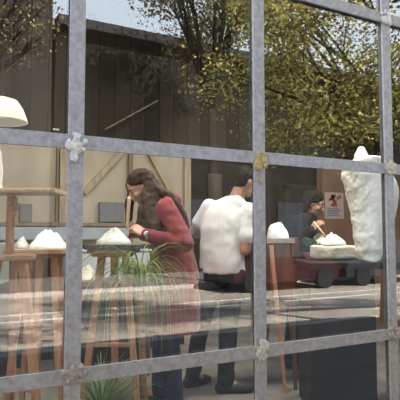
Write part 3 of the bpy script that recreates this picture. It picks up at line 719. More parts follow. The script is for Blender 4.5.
# ---------------- the woman in the maroon smock
D = 3.60; s = D / FPX; g = ground(165, D)
wo = thing('person', 'woman with long brown hair in a maroon smock bending over plaster with a pale tool', 'person', g, -YAW, 'people working in the studio')
def q(u, v, y=0.0): return V(((u - 165) * s, y, 1.5 - FLOOR + (HOR - v) * s))
F, S, U = head_axes((-0.80, -0.30, -0.56)); hc = q(140.5, 187.5, -0.02)
body = MB(); rm, P = head(body, hc, F, S, U, 1.0)
nb = q(160, 203)
body.cap(nb, 0.055, hc - U * 0.05 - F * 0.03, 0.052)
body.loft([(0.06, 0, 0.80, 0.11, 0.15), (0.06, 0, 0.95, 0.13, 0.165), (0.05, 0, 1.1, 0.10, 0.13), (0.045, 0, 1.28, 0.11, 0.15), (0.01, 0, 1.41, 0.08, 0.13), (-0.02, 0, 1.45, 0.05, 0.06)])
sh_n, el_n, wr_n = V((0.015, -0.155, 1.375)), V((0.15, -0.225, 1.135)), q(149.5, 235, -0.215)
sh_f, el_f, wr_f = V((0.0, 0.155, 1.375)), V((0.02, 0.24, 1.13)), V((-0.16, 0.06, 1.19))
for a_, b_, c_ in ((sh_n, el_n, wr_n), (sh_f, el_f, wr_f)): body.chain([(a_, 0.05), (b_, 0.037), (c_, 0.026)])
hd_n = q(139, 228.5, -0.19)
hand(body, wr_n, hd_n - wr_n, (0.2, -0.8, 0.6), 1, 0.85, 1.0)
hand(body, wr_f, V((-0.9, -0.35, 0.05)), (0, 0.7, 0.7), -1, 0.8, 0.95)
hip_n, hip_f = V((0.06, -0.085, 0.86)), V((0.06, 0.085, 0.86))
kn_n, kn_f = V((0.05, -0.1, 0.48)), V((-0.03, 0.1, 0.48)); an_n, an_f = V((0.08, -0.11, 0.09)), V((-0.04, 0.12, 0.09))
body.chain([(hip_n, 0.078), (kn_n, 0.052), (an_n, 0.036)]).chain([(hip_f, 0.078), (kn_f, 0.052), (an_f, 0.036)])
body.cap(an_n, 0.034, an_n + V((-0.13, 0, -0.06)), 0.025).cap(an_f, 0.034, an_f + V((-0.13, 0, -0.06)), 0.025)
body.blob('body', M['skin'], wo, 0.0055, 3)
face_parts(wo, rm, P)
sm = MB().loft([(0.075, 0, 0.53, 0.175, 0.205), (0.07, 0, 0.75, 0.172, 0.20), (0.068, 0, 0.93, 0.168, 0.195), (0.06, 0, 1.08, 0.142, 0.168), (0.052, 0, 1.2, 0.135, 0.168), (0.045, 0, 1.30, 0.13, 0.165), (0.02, 0, 1.385, 0.112, 0.155), (-0.005, 0, 1.44, 0.085, 0.105)])
for a_, b_, c_ in ((sh_n, el_n, wr_n), (sh_f, el_f, wr_f)): sm.chain([(a_, 0.072), (a_.lerp(b_, .5), 0.064), (b_, 0.056), (c_, 0.042)])
sm.chain([(V((0.03, -0.1, 1.425)), 0.045), (V((0.075, 0, 1.44)), 0.05), (V((0.03, 0.1, 1.425)), 0.045)])   # hood folded on the nape
sm.blob('smock', M['maroon'], wo, 0.010, 4, 0.014, 9)
jb = MB().chain([(hip_n, 0.088), (kn_n, 0.066), (an_n + V((0, 0, -0.01)), 0.058)]).chain([(hip_f, 0.088), (kn_f, 0.066), (an_f + V((0, 0, -0.01)), 0.058)]).cap(hip_n + V((0, 0, .03)), 0.09, hip_f + V((0, 0, .03)), 0.09)
jb.blob('jeans', M['navy'], wo, 0.010, 3, 0.006, 12)
shoes(wo, M['shoe'], [(an_n, an_n + V((-0.17, -0.01, 0))), (an_f, an_f + V((-0.17, 0.01, 0)))])
hr = MB()
hr.ell(hc - F * 0.024 + U * 0.046, V((0.088, 0.100, 0.082)), rm).ell(hc - F * 0.045 + U * 0.02, V((0.090, 0.086, 0.094)), rm)
hr.ell(hc - F * 0.05 + S * 0.0 - U * 0.03, V((0.088, 0.07, 0.09)), rm)
def lock(pts): hr.chain([(V(p), r) for p, r in pts])
near = -1 if S.y > 0 else 1          # which side of the head is towards the window
SN = S * near
if SN.y > 0: SN = -SN
top = hc + U * 0.09 - F * 0.01
for k in range(9):                   # curtain of hair on the window side, over ear, neck and shoulder
    t = k / 8
    p0 = hc + U * (0.085 - 0.03 * t) - F * (0.015 + 0.07 * t) + SN * (0.05 + 0.01 * math.sin(t * 3))
    p1 = hc + SN * 0.080 - F * (0.035 + 0.055 * t) - U * (0.0 + 0.02 * t)
    p2 = q(143 + 14 * t, 209, -0.125 - 0.02 * (1 - t)); p3 = q(141 + 20 * t, 224, -0.165 - 0.01 * t); p4 = q(141 + 20 * t, 232 + 8 * math.sin(t * 3.1), -0.175 - 0.01 * t)
    lock([(p0, 0.028), (p1, 0.024), (p2, 0.021), (p3, 0.017), (p4, 0.009)])
for k in range(6):                   # hair down the back
    t = k / 5
    lock([(hc - F * 0.08 + U * (0.04) + S * (t - .5) * 0.08, 0.04), (q(158, 190, (t - .5) * 0.16), 0.034), (q(172, 197, (t - .5) * 0.2), 0.026), (q(184, 213 + 4 * t, (t - .5) * 0.22), 0.018), (q(189, 226 + 6 * t, (t - .5) * 0.22), 0.009)])
for k in range(4):                   # strands hanging beyond the face
    t = k / 3
    lock([(hc + F * (0.05 - 0.05 * t) + U * 0.06 - SN * 0.06, 0.022), (hc + F * (0.06 - 0.05 * t) - SN * 0.085, 0.018), (q(124.5 + 5 * t, 205, 0.085), 0.016), (q(125 + 5 * t, 222 - 3 * t, 0.09), 0.008)])
hr.blob('hair', M['hair'], wo, 0.007, 2, 0.006, 28)
wd = (wr_n - el_n).normalized(); wc = wr_n - wd * 0.012
wt = MB().tube(wc - wd * 0.009, wc + wd * 0.009, 0.037, 0.036, 20).ell(wc + V((-0.01, -0.036, 0.012)), (0.017, 0.008, 0.017)); wt.build('watch', M['steel'], wo, smooth=True)
# tool in her hand
t0, t1 = q(133.6, 199, -0.235), q(131.8, 229, -0.225)
rot = g.copy()
tool = MB().path([(t0 - t1, 0.010), ((t0 - t1) * .9, 0.0125), ((t0 - t1) * .5, 0.0115), ((t0 - t1) * .1, 0.010), (V((0, 0, 0)), 0.006)], 12)
Rz = Matrix.Rotation(-YAW, 3, 'Z')
o = tool.build('modelling_tool', M['bone_wood'], None, smooth=True, loc=g + Rz @ t1, rotz=-YAW); tag(o, 'pale wooden stick held upright by the woman in maroon', 'tool')

# ---------------- the man in the white t-shirt, seen from behind
D = 3.98; s = D / FPX; g = ground(222, D)
mn = thing('person', 'dark haired man in a white t-shirt and black trousers turned away to the right', 'person', g, -YAW, 'people working in the studio')
def q(u, v, y=0.0): return V(((u - 222) * s, y, 1.5 - FLOOR + (HOR - v) * s))
F, S, U = head_axes((0.82, 0.50, -0.28)); hc = q(246, 181.5, 0.03)
body = MB(); rm, P = head(body, hc, F, S, U, 1.0)
body.cap(q(236, 200, 0.0), 0.062, hc - U * 0.06 - F * 0.03, 0.055)
body.loft([(0.0, 0, 0.90, 0.13, 0.09), (0.0, 0, 0.97, 0.145, 0.10), (0.0, 0, 1.1, 0.145, 0.10), (0.02, 0, 1.28, 0.165, 0.105), (0.045, 0, 1.41, 0.15, 0.085), (0.09, 0, 1.47, 0.07, 0.065)])
sh_l, el_l, wr_l = q(209, 207, 0.03), q(194.5, 231, 0.12), V((-0.06, 0.33, 1.17))
sh_r, el_r, wr_r = q(247.5, 211, -0.03), q(244, 250, -0.07), V((0.22, 0.20, 1.15))
for a_, b_, c_ in ((sh_l, el_l, wr_l), (sh_r, el_r, wr_r)): body.chain([(a_, 0.055), (b_, 0.042), (b_.lerp(c_, .35), 0.042), (c_, 0.029)])
hand(body, wr_l, (0.75, 0.6, 0.0), (0, 0.2, 1), -1, 0.6); hand(body, wr_r, (0.75, 0.6, -0.05), (0.3, -0.2, 0.9), 1, 0.6)
hp_l, hp_r = V((-0.085, 0, 0.86)), V((0.085, 0, 0.86)); kn_l, kn_r = V((-0.165, 0.11, 0.48)), V((0.045, 0.0, 0.48)); an_l, an_r = V((-0.235, 0.13, 0.09)), V((0.025, -0.03, 0.09))
for a_, b_, c_ in ((hp_l, kn_l, an_l), (hp_r, kn_r, an_r)): body.chain([(a_, 0.085), (b_, 0.056), (c_, 0.038)])
body.cap(an_l, 0.036, an_l + V((0.11, 0.08, -0.06)), 0.026).cap(an_r, 0.036, an_r + V((0.13, 0.02, -0.06)), 0.026)
body.blob('body', M['skin_tan'], mn, 0.006, 3)
face_parts(mn, rm, P)
ts = MB().loft([(0.0, 0, 0.90, 0.178, 0.135), (0.0, 0, 1.0, 0.175, 0.132), (0.0, 0, 1.1, 0.172, 0.125), (0.018, 0, 1.25, 0.182, 0.125), (0.036, 0, 1.36, 0.178, 0.112), (0.06, 0, 1.44, 0.135, 0.09), (0.095, 0, 1.495, 0.068, 0.068)])
ts.chain([(sh_l, 0.066), (sh_l.lerp(el_l, .45), 0.064), (sh_l.lerp(el_l, .62), 0.066)]).chain([(sh_r, 0.068), (sh_r.lerp(el_r, .45), 0.066), (sh_r.lerp(el_r, .66), 0.068)])
ts.blob('t_shirt', M['white_cotton'], mn, 0.010, 4, 0.006, 9, seed=3)
tr = MB().loft([(0, 0, .80, .15, .115), (0, 0, .88, .168, .125), (0, 0, .97, .165, .12)]).cap(hp_l + V((.01, 0, .03)), 0.115, hp_r + V((-.01, 0, .03)), 0.115)
for a_, b_, c_ in ((hp_l, kn_l, an_l), (hp_r, kn_r, an_r)): tr.chain([(a_, 0.10), (b_, 0.072), (c_ + V((0, 0, -0.015)), 0.062)])
tr.blob('trousers', M['black_cloth'], mn, 0.010, 3, 0.010, 11)
shoes(mn, M['shoe'], [(an_l, an_l + V((0.13, 0.11, 0))), (an_r, an_r + V((0.185, 0.01, 0)))])
hr = MB()
hr.ell(hc - F * 0.028 + U * 0.036, V((0.086, 0.094, 0.090)), rm).ell(hc - F * 0.055 - U * 0.02, V((0.072, 0.05, 0.06)), rm).ell(hc + F * 0.045 + U * 0.09, V((0.055, 0.05, 0.03)), rm)
hr.blob('hair', M['hair_dark'], mn, 0.006, 3, 0.005, 60)

# ---------------- third person in dark clothes
D = 4.75; s = D / FPX; g = ground(301, D)
tp = thing('person', 'dark haired person in a dark blue jacket leaning right over a work table', 'person', g, -YAW, 'people working in the studio')
def q(u, v, y=0.0): return V(((u - 301) * s, y, 1.5 - FLOOR + (HOR - v) * s))
F, S, U = head_axes((0.84, -0.46, -0.36)); hc = q(314, 204, -0.02)
body = MB(); rm, P = head(body, hc, F, S, U, 0.98)
body.cap(q(305, 216, 0), 0.055, hc - U * 0.05 - F * 0.03, 0.05)
body.loft([(-0.10, 0, 0.82, 0.11, 0.15), (-0.10, 0, 0.95, 0.11, 0.15), (-0.08, 0, 1.1, 0.10, 0.14), (-0.04, 0, 1.26, 0.10, 0.16), (0.01, 0, 1.36, 0.08, 0.14), (0.04, 0, 1.395, 0.05, 0.06)])
sh_n, el_n, wr_n = V((-0.01, -0.165, 1.32)), V((-0.06, -0.24, 1.06)), q(303.5, 231, -0.30)
sh_f, el_f, wr_f = V((0.0, 0.165, 1.32)), V((0.02, 0.22, 1.05)), V((0.14, 0.05, 1.19))
for a_, b_, c_ in ((sh_n, el_n, wr_n), (sh_f, el_f, wr_f)): body.chain([(a_, 0.05), (b_, 0.038), (c_, 0.027)])
hand(body, wr_n, (0.55, -0.1, 0.5), (-0.4, -0.7, 0.5), -1, 0.8); hand(body, wr_f, (0.7, -0.4, -0.1), (0, 0.3, 0.9), 1, 0.7)
hp_n, hp_f = V((-0.1, -0.09, 0.86)), V((-0.1, 0.09, 0.86)); kn_n, kn_f = V((-0.06, -0.1, 0.48)), V((-0.06, 0.1, 0.48)); an_n, an_f = V((-0.1, -0.1, 0.09)), V((-0.1, 0.12, 0.09))
for a_, b_, c_ in ((hp_n, kn_n, an_n), (hp_f, kn_f, an_f)): body.chain([(a_, 0.082), (b_, 0.054), (c_, 0.037)])
body.cap(an_n, 0.035, an_n + V((0.13, 0, -0.06)), 0.025).cap(an_f, 0.035, an_f + V((0.13, 0, -0.06)), 0.025)
body.blob('body', M['skin_tan'], tp, 0.0065, 3)
face_parts(tp, rm, P, 0.98)
jk = MB().loft([(-0.10, 0, 0.80, 0.145, 0.185), (-0.10, 0, 0.95, 0.14, 0.18), (-0.08, 0, 1.1, 0.13, 0.17), (-0.045, 0, 1.25, 0.125, 0.178), (0.0, 0, 1.34, 0.105, 0.16), (0.035, 0, 1.40, 0.07, 0.085)])
for a_, b_, c_ in ((sh_n, el_n, wr_n), (sh_f, el_f, wr_f)): jk.chain([(a_, 0.072), (b_, 0.055), (c_, 0.042)])
jk.blob('jacket', M['dark_jacket'], tp, 0.011, 3, 0.012, 9)
tr = MB().cap(hp_n + V((0, 0, .04)), 0.1, hp_f + V((0, 0, .04)), 0.1)
for a_, b_, c_ in ((hp_n, kn_n, an_n), (hp_f, kn_f, an_f)): tr.chain([(a_, 0.094), (b_, 0.068), (c_ + V((0, 0, -0.01)), 0.058)])
tr.blob('trousers', M['black_cloth'], tp, 0.011, 3)
shoes(tp, M['shoe'], [(an_n, an_n + V((0.17, 0, 0))), (an_f, an_f + V((0.17, 0, 0)))])
hr = MB().ell(hc - F * 0.024 + U * 0.046, V((0.088, 0.100, 0.082)), rm).ell(hc - F * 0.045 + U * 0.02, V((0.090, 0.086, 0.094)), rm).ell(hc - F * 0.055 - U * 0.03, V((0.085, 0.06, 0.08)), rm)
SN = S if S.y < 0 else -S
for k in range(6):
    t = k / 5
    hr.chain([(hc + U * 0.06 - F * (0.01 + 0.06 * t) + SN * 0.05, 0.03), (hc + SN * 0.08 - F * (0.03 + 0.05 * t) - U * 0.01, 0.025), (hc + SN * 0.09 - F * (0.04 + 0.065 * t) - U * 0.12, 0.02), (hc + SN * 0.1 - F * (0.03 + 0.07 * t) - U * (0.19 + 0.03 * math.sin(9 * t)), 0.009)])
hr.blob('hair', M['hair_dark'], tp, 0.008, 2, 0.006, 30)
hpos = q(306.5, 226, -0.36)
t0, t1 = q(304.5, 222.5, -0.375), q(318, 241.5, -0.43)
tool = MB().path([(t0 - t1, 0.007), ((t0 - t1) * .5, 0.009), (V((0, 0, 0)), 0.005)], 10)
o = tool.build('carving_tool', M['bone_wood'], None, smooth=True, loc=g + Rz @ t1, rotz=-YAW); tag(o, 'pale slanting tool held by the person in the dark blue jacket', 'tool')
# low cream heap under that tool, on its own small stand
g3 = ground(319, 4.50)
s = 4.50 / FPX
ws = thing('work_stool', 'small brown work stool under the beige heap of the dark clad person', 'stool', g3 , -YAW)
zt = 1.5 - (243.5 - HOR) * s - FLOOR
MB().box((0, 0, zt - 0.015), (0.16, 0.14, 0.03)).build('stool_top', M['wood_red'], ws, 0.004)
for sx in (-1, 1):
    for sy in (-1, 1): leg(ws, (sx * 0.055, sy * 0.045, zt - 0.03), (sx * 0.065, sy * 0.05, 0), 0.026, 'wood_red')
mound('plaster_heap', 'beige plaster heap under the tool of the dark clad person', g3 + V((0, 0, zt + 0.0005)), 0.08, 0.08, 0.075, M['old_plaster'], 51)

# ================================================================== plants just inside the glass
def blades(n, L0, L1, w, up0, up1, seed, droop=1.0, bias=None):
    rnd = random.Random(seed); vs = []; fs = []
    for i in range(n):
        a = rnd.uniform(0, 2 * PI); el = R(rnd.uniform(up0, up1)); Ln = rnd.uniform(L0, L1); ww = w * rnd.uniform(0.6, 1.15)
        h = V((math.cos(a), math.sin(a) * 0.75, 0)); sd = V((-h.y, h.x, 0)).normalized()
        p = V((0, 0, rnd.uniform(-0.02, 0.02))) + h * 0.01; N = 9; b = len(vs); e = el; tw = rnd.uniform(-0.5, 0.5)
        for k in range(N + 1):
            t = k / N; wk = ww * (0.55 + 1.2 * t if t < 0.3 else (0.91 * (1 - t) / 0.7 + 0.04))
            d = h * math.cos(e) + V((0, 0, math.sin(e))); nrm = sd.cross(d)
            sd2 = sd * math.cos(tw * t) + nrm * math.sin(tw * t)
            vs += [p - sd2 * wk / 2, p + nrm * (-wk * 0.12), p + sd2 * wk / 2]
            p = p + d * Ln / N; e = max(-R(86), e - R(droop * rnd.uniform(11, 19)))
        for k in range(N):
            for j in (0, 1): fs.append((b + 3 * k + j, b + 3 * k + j + 1, b + 3 * k + j + 4, b + 3 * k + j + 3))
    return vs, fs
def pot(parent, r=0.14, h=0.24):
    MB().lathe([(0, 0), (r * .7, 0), (r * .95, h * .85), (r * 1.06, h * .85), (r * 1.08, h), (r * .98, h), (r * .95, h * .9), (0, h * .9)], n=32).build('pot', M['terracotta'], parent, smooth=False)
    MB().lathe([(0, h * .905), (r * .9, h * .905), (r * .6, h * .93), (0, h * .95)], n=24).build('soil', M['soil'], parent, smooth=True)
D = 2.72; s = D / FPX; g = ground(141, D)
pp = thing('potted_palm', 'tall potted palm with long arching narrow green leaves in front of the woman', 'plant', g, 0.3)
pot(pp)
zc = 1.5 - (284 - HOR) * s - FLOOR
MB().path([(V((0.04, 0, 0.2)), 0.026), (V((0.03, 0.01, 0.45)), 0.020), (V((0.012, 0.005, 0.7)), 0.018), (V((0, 0, zc)), 0.022)], 12).build('trunk', M['stem'], pp, smooth=True)
vs, fs = blades(125, 0.42, 0.74, 0.0095, 20, 86, 5, 1.5)
MB().add([v + V((0, 0, zc)) for v in vs], fs).build('foliage', M['leaf_plant'], pp, smooth=True)
D = 2.62; s = D / FPX; g = ground(117, D)
p2 = thing('potted_grass', 'low bushy potted plant of dull green blades below the tall palm', 'plant', g + V((-0.06, 0.03, 0)), 0.9)
pot(p2, 0.13, 0.2)
vs, fs = blades(260, 0.34, 0.60, 0.010, 45, 89, 8, 0.75)
MB().add([v + V((0, 0, 0.2)) for v in vs], fs).build('foliage', M['leaf_low'], p2, smooth=True)

# ================================================================== the street behind the camera (seen in the glass)
struct('ground', MB().span((-30, -4.6, -0.2), (45, 0.06, 0.0)), M['paving'])
struct('road', MB().span((-30, -11.4, -0.3), (45, -4.75, -0.10)), M['asphalt'])
struct('kerb_near', MB().span((-30, -4.75, -0.25), (45, -4.6, 0.005)), M['kerb'])
struct('kerb_far', MB().span((-30, -11.55, -0.25), (45, -11.4, 0.01)), M['kerb'])
struct('pavement_far', MB().span((-30, -60, -0.25), (60, -11.55, 0.0)), M['paving'])
for yy, ww in ((-7.75, 0.10), (-8.55, 0.10)):
    struct('road_line', MB().span((-30, yy - ww / 2, -0.11), (45, yy + ww / 2, -0.096)), M['line'])
# dark timber building and its taller neighbour
bd = thing('dark_building', 'long dark timber building across the street reflected in the upper panes', 'building', (0, -16, 0))
MB().span((3.9, -10, 0), (40, 0, 8.9)).build('cladding', M['barn'], bd)
MB().span((3.9, -10.3, 8.9), (40, 0.4, 9.25)).build('roof_edge', M['slate'], bd)
for k in range(6):
    fr = MB().span((9 + k * 4.6, 0.0, 1.1), (10.4 + k * 4.6, 0.06, 2.9)).build('window', M['slate'], bd)
    MB().span((9.08 + k * 4.6, 0.05, 1.18), (10.32 + k * 4.6, 0.075, 2.82)).build('pane', M['car_glass'], fr)
b2 = thing('tall_building', 'taller dark grey building across the street at the reflection left end', 'building', (0, -16, 0))
MB().span((-20, -10, 0), (3.72, 0.3, 16)).build('wall', M['barn_tall'], b2)
MB().span((-20.2, -10.2, 16), (3.74, 0.5, 16.4)).build('roof_edge', M['slate'], b2)

def tree(loc, label, trunk_h, crown, nleaf, lsize, m, seed, lean=(0, 0), ts=1.0):
    """street tree: forked trunk, boughs ending in leaf clusters, thousands of folded leaves"""
    rnd = random.Random(seed)
    t = thing('street_tree', label, 'tree', loc, 0, 'street trees reflected in the glass')
    cx, cy, cz, rx, ry, rz = crown
    tk = MB(); top = V((lean[0] * 0.5, lean[1] * 0.5, trunk_h))
    tk.path([(V((0, 0, 0)), 0.24 * ts), (V((0, 0, 0.4)), 0.19 * ts), (top * 0.5 + V((0.05, 0, 0)), 0.16 * ts), (top, 0.13 * ts)], 12)
    tips = []
    for k in range(22):
        a = rnd.uniform(0, 2 * PI); z = rnd.uniform(-0.8, 0.9); q_ = math.sqrt(max(0, 1 - z * z)) * rnd.uniform(0.55, 0.95)
        e = V((cx + rx * q_ * math.cos(a), cy + ry * q_ * math.sin(a), cz + rz * z)); mid = top.lerp(e, 0.5) + V((rnd.uniform(-.3, .3), rnd.uniform(-.3, .3), rnd.uniform(0.1, 0.6)))
        tk.path([(top - V((0, 0, 0.15)), 0.085 * ts), (top.lerp(mid, 0.5), 0.065 * ts), (mid, 0.048 * ts), (e, 0.014 * ts)], 7)
        for j in range(3):
            e2 = e + V((rnd.uniform(-.8, .8), rnd.uniform(-.8, .8), rnd.uniform(-.6, .6))) * ts; tk.path([(mid.lerp(e, rnd.uniform(.1, .8)), 0.022 * ts), (e2, 0.008 * ts)], 5); tips.append(e2)
        tips.append(e)
    tk.build('trunk', M['bark'], t, smooth=True)
    vs = []; fs = []
    for i in range(nleaf):
        c = rnd.choice(tips) if rnd.random() < 0.86 else None
        if c is None:
            a = rnd.uniform(0, 2 * PI); z = rnd.uniform(-1, 1); q_ = math.sqrt(1 - z * z); rr = rnd.uniform(0.5, 1.0)
            c = V((cx + rx * q_ * math.cos(a) * rr, cy + ry * q_ * math.sin(a) * rr, cz + rz * z * rr)); sg = 0.15
        else: sg = 0.34 * ts
        p = c + V((rnd.gauss(0, sg), rnd.gauss(0, sg), rnd.gauss(0, sg * 0.8)))
        d = V((rnd.gauss(0, 1), rnd.gauss(0, 1), rnd.gauss(-0.4, 0.7))).normalized(); n_ = V((rnd.gauss(0, 1), rnd.gauss(0, 1), rnd.gauss(0.6, 1)))
        w_ = d.cross(n_).normalized(); n_ = w_.cross(d); L_ = lsize * rnd.uniform(0.6, 1.3); W_ = L_ * 0.36; b = len(vs)
        vs += [p, p + d * L_ * .45 + w_ * W_ + n_ * L_ * .1, p + d * L_, p + d * L_ * .45 - w_ * W_ + n_ * L_ * .1]
        fs += [(b, b + 1, b + 2), (b, b + 2, b + 3)]
    me = bpy.data.meshes.new('foliage'); me.from_pydata([tuple(v) for v in vs], [], fs); me.update()
    link('foliage', me, m, t)
    return t
def mir(u, v, Y):
    """real point whose mirror image in the glass shows at photo point (u, v)"""
    p = aty(u, v, Y); p.y = -p.y; return p
pA = mir(386, 234, 4.1)
a = mir(338, 70, 3.9)
tree((pA.x, -4.1, 0), 'yellow green street tree reflected behind the large sculpture', 2.7, (a.x - pA.x, 0.1, a.z + 0.13, 1.75, 1.35, 1.65), 20000, 0.062, M['leaf_gold'], 7, ts=0.55)
pB = mir(212, 234, 12.2); a = mir(200, 10, 12.2)
tree((pB.x, -12.2, 0), 'tall olive street tree reflected above the man in white', 5.6, (a.x - pB.x, 0.2, a.z + 0.7, 2.3, 2.0, 2.0), 13000, 0.12, M['leaf_olive'], 19)
pC = mir(-60, 234, 12.6); a = mir(14, 12, 12.6)
tree((pC.x, -12.6, 0), 'sparse street tree reflected at the top left corner', 4.6, (a.x - pC.x, 0.2, a.z, 1.2, 1.1, 1.5), 1100, 0.10, M['leaf_olive'], 23)
pD = mir(470, 234, 11.8)
tree((pD.x, -11.9, 0), 'leafy street tree beyond the right edge of the reflection', 3.6, (0, 0.3, 7.0, 3.2, 2.6, 3.2), 9000, 0.16, M['leaf_gold'], 29)
tree((3.4, -5.9, -0.1) if False else (-6.0, -12.2, 0), 'street tree beyond the left edge of the reflection', 4.2, (0, 0.3, 7.0, 2.6, 2.4, 2.6), 5000, 0.15, M['leaf_olive'], 31)

tree((11.2, -1.9, 0), 'added spreading tree unseen beyond the right edge, shading the reflected road', 4.0, (-5.2, 0.0, 5.2, 6.5, 1.1, 0.65), 5200, 0.085, M['leaf_olive'], 37, ts=0.5)  # unseen tree added so its flat crown dapples the road with shade
def car(x0, x1, y, body, label, h=1.42, van=False):
    L_ = x1 - x0; t = thing('parked_car', label, 'car', (x0, y, -0.10), 0, 'cars parked across the street')
    W_ = 1.72
    prof = [(0.02, 0.35), (0.0, 0.62), (0.05, 0.82), (0.30, 0.88), (0.95, 0.93), (1.0, 0.6), (0.98, 0.30)]
    side = [(0.01, .28), (0.0, .55), (.03, .80), (.22, .90), (.30, .92), (.74, .93), (.93, .86), (.99, .68), (1.0, .40), (.985, .27)]
    n_ = len(side); vs = []
    for wy, zz in ((-W_ / 2 + .05, 0), (-W_ / 2, 0), (W_ / 2, 0), (W_ / 2 - .05, 0)): vs += [(px * L_, wy, pz) for px, pz in side]
    fs = [(k * n_ + i, k * n_ + (i + 1) % n_, (k + 1) * n_ + (i + 1) % n_, (k + 1) * n_ + i) for k in range(3) for i in range(n_)]
    fs += [tuple(range(n_))[::-1], tuple(3 * n_ + i for i in range(n_))]
    MB().add(vs, fs).build('body', body, t, 0.02)
    roof = [(.20, .90), (.33, h - .06), (.42, h), (.66, h), (.75, h - .06), (.88, .90)]
    n2 = len(roof); vs = []
    for wy in (-W_ / 2 + .06, W_ / 2 - .06):
        for px, pz in roof: vs.append((px * L_, wy * (1 - 0.16 * (pz - .9) / (h - .9)), pz))
    MB().add(vs, [tuple(range(n2))[::-1], tuple(n2 + i for i in range(n2))] + [(i, (i + 1) % n2, n2 + (i + 1) % n2, n2 + i) for i in range(n2)]).build('cabin', body, t, 0.02)
    for sg in (-1, 1):
        gl = MB()
        yy0 = sg * (W_ / 2 - .055); yy1 = sg * (W_ / 2 - .12)
        for xa, xb, xc, xd in ((.26, .51, .51, .37), (.53, .83, .72, .53)):
            q_ = [(xa * L_, yy0, .95), (xb * L_, yy0, .95), (xc * L_, yy1, h - .08), (xd * L_, yy1, h - .08)]
            q2 = [(a_, b_ - sg * 0.02, c_) for a_, b_, c_ in q_]
            gl.add(q_ + q2, [(0, 1, 2, 3), (7, 6, 5, 4), (0, 4, 5, 1), (1, 5, 6, 2), (2, 6, 7, 3), (3, 7, 4, 0)])
        gl.build('side_window', M['car_glass'], t)
    for fx in (.17, .84):
        for sg in (-1, 1):
            w_ = MB().tube((fx * L_, sg * (W_ / 2 - .19), .31), (fx * L_, sg * (W_ / 2 + .01), .31), .31, .31, 28).build('wheel', M['tyre'], t, 0.02)
            MB().tube((fx * L_, sg * (W_ / 2), .31), (fx * L_, sg * (W_ / 2 + .022), .31), .19, .17, 20).build('hubcap', M['tyre'], w_)
    MB().box((0.03, 0, .55), (.08, 1.2, .12)).build('lamp_bar', M['red_plastic'], t, 0.01); MB().box((L_ - 0.02, 0, .58), (.08, 1.2, .12)).build('headlamp_bar', M['white_card'], t, 0.01)
    return t
xw = mir(325, 270, 9.5).x; xv = mir(360, 270, 9.5).x
car(xw - 3.2, xw + 0.6, -10.35, M['car_red'], 'maroon parked car reflected near the black table')
car(xv - 0.6, xv + 3.7, -10.35, M['car_black'], 'black parked car reflected right of the maroon one')
car(-5.5, -1.3, -10.35, M['car_silver'], 'silver parked car reflected beyond the left edge')

# ================================================================== light
w = bpy.data.worlds.new('sky'); scene.world = w; w.use_nodes = True
nt = w.node_tree; bg = nt.nodes['Background']
sky = nt.nodes.new('ShaderNodeTexSky'); sky.sky_type = 'NISHITA'; sky.sun_disc = False
sky.sun_elevation = R(42); sky.sun_rotation = R(15); sky.air_density = 1.0; sky.dust_density = 1.6; sky.ozone_density = 1.2
N = nt.nodes.new; L = nt.links.new
tc = N('ShaderNodeTexCoord'); sp = N('ShaderNodeSeparateXYZ'); L(tc.outputs['Generated'], sp.inputs[0])
cr = N('ShaderNodeValToRGB'); L(sp.outputs['Z'], cr.inputs[0])
cr.color_ramp.elements[0].position = 0.42; cr.color_ramp.elements[0].color = (1, 1, 1, 1)
cr.color_ramp.elements[1].position = 0.62; cr.color_ramp.elements[1].color = (0.12, 0.12, 0.12, 1)
sm_ = N('ShaderNodeMix'); sm_.data_type = 'RGBA'; sm_.blend_type = 'MULTIPLY'; sm_.inputs[0].default_value = 1; L(sky.outputs[0], sm_.inputs[6]); sm_.inputs[7].default_value = (0.5, 0.5, 0.5, 1)
hz = N('ShaderNodeMix'); hz.data_type = 'RGBA'; L(cr.outputs[0], hz.inputs[0]); L(sm_.outputs[2], hz.inputs[6]); hz.inputs[7].default_value = (3.9, 4.4, 5.0, 1)
L(hz.outputs[2], bg.inputs[0]); bg.inputs[1].default_value = 1.0
sun = bpy.data.lights.new('sun', 'SUN'); sun.energy = 37; sun.angle = R(0.6); sun.color = (1, 0.93, 0.82)
so = bpy.data.objects.new('sun', sun); COL.objects.link(so)
sd = V((0.30, 0.86, 0.86)).normalized(); so.rotation_euler = sd.to_track_quat('Z', 'Y').to_euler()

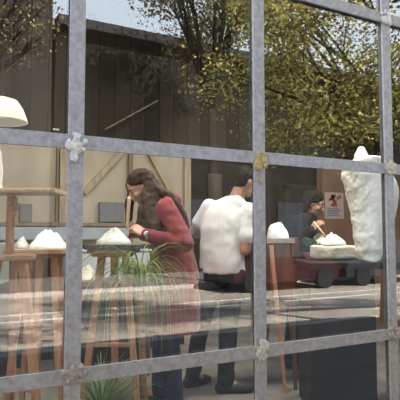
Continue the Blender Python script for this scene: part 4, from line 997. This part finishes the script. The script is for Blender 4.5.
# added ceiling fill lights to brighten the studio, fittings unseen above the frame
fill_em = emit_mat('added fill tube', (1, 0.97, 0.92), 9)
def strip(x, y, L_, power, label):
    t = thing('fill_light', label, 'lamp', (x, y, 3.947), 0, 'unseen fill lights added on the studio ceiling')
    MB().box((0, 0, -0.04), (L_, 0.14, 0.06)).build('housing', M['white_card'], t, 0.006)
    MB().tube((-L_ / 2 + .03, -0.035, -0.085), (L_ / 2 - .03, -0.035, -0.085), 0.014).build('tube', fill_em, t)
    MB().tube((-L_ / 2 + .03, 0.035, -0.085), (L_ / 2 - .03, 0.035, -0.085), 0.014).build('tube', fill_em, t)
    MB().tube((0, 0, 0), (0, 0, -0.02), 0.02).build('ceiling_mount', M['steel'], t)
    l = bpy.data.lights.new('strip', 'AREA'); l.shape = 'RECTANGLE'; l.size = L_; l.size_y = 0.3; l.energy = power; l.color = (1, 0.96, 0.90); l.spread = R(150)
    lo = bpy.data.objects.new('fill_glow', l); COL.objects.link(lo); lo.location = (x, y, 3.947 - 0.11)
strip(5.2, 4.6, 1.5, 16, 'added ceiling fill light for the dim recess')  # extra fill added to lift the dark recess
for x, pw in ((-0.6, 52), (1.3, 56), (3.2, 80)): strip(x, 0.75, 1.5, pw, {-0.6: 'added ceiling fill light nearest the left wall', 1.3: 'added ceiling fill light above the people', 3.2: 'added ceiling fill light above the large sculpture'}[x])

# ================================================================== camera
cam = bpy.data.cameras.new('camera'); co = bpy.data.objects.new('camera', cam); COL.objects.link(co)
cam.sensor_fit = 'HORIZONTAL'; cam.sensor_width = 36; cam.lens = FPX / 400 * 36; cam.clip_end = 300; cam.clip_start = 0.05
co.location = CAM; co.rotation_euler = (R(90) + PITCH, 0, -YAW)
scene.camera = co
vs_ = scene.view_settings; vs_.view_transform = 'Standard'; vs_.look = 'None'; vs_.exposure = 0.0; vs_.gamma = 1.0; vs_.use_curve_mapping = False
scene.cycles.use_denoising = True
scene.cycles.max_bounces = 10; scene.cycles.transparent_max_bounces = 24; scene.cycles.glossy_bounces = 5
scene.cycles.sample_clamp_indirect = 8
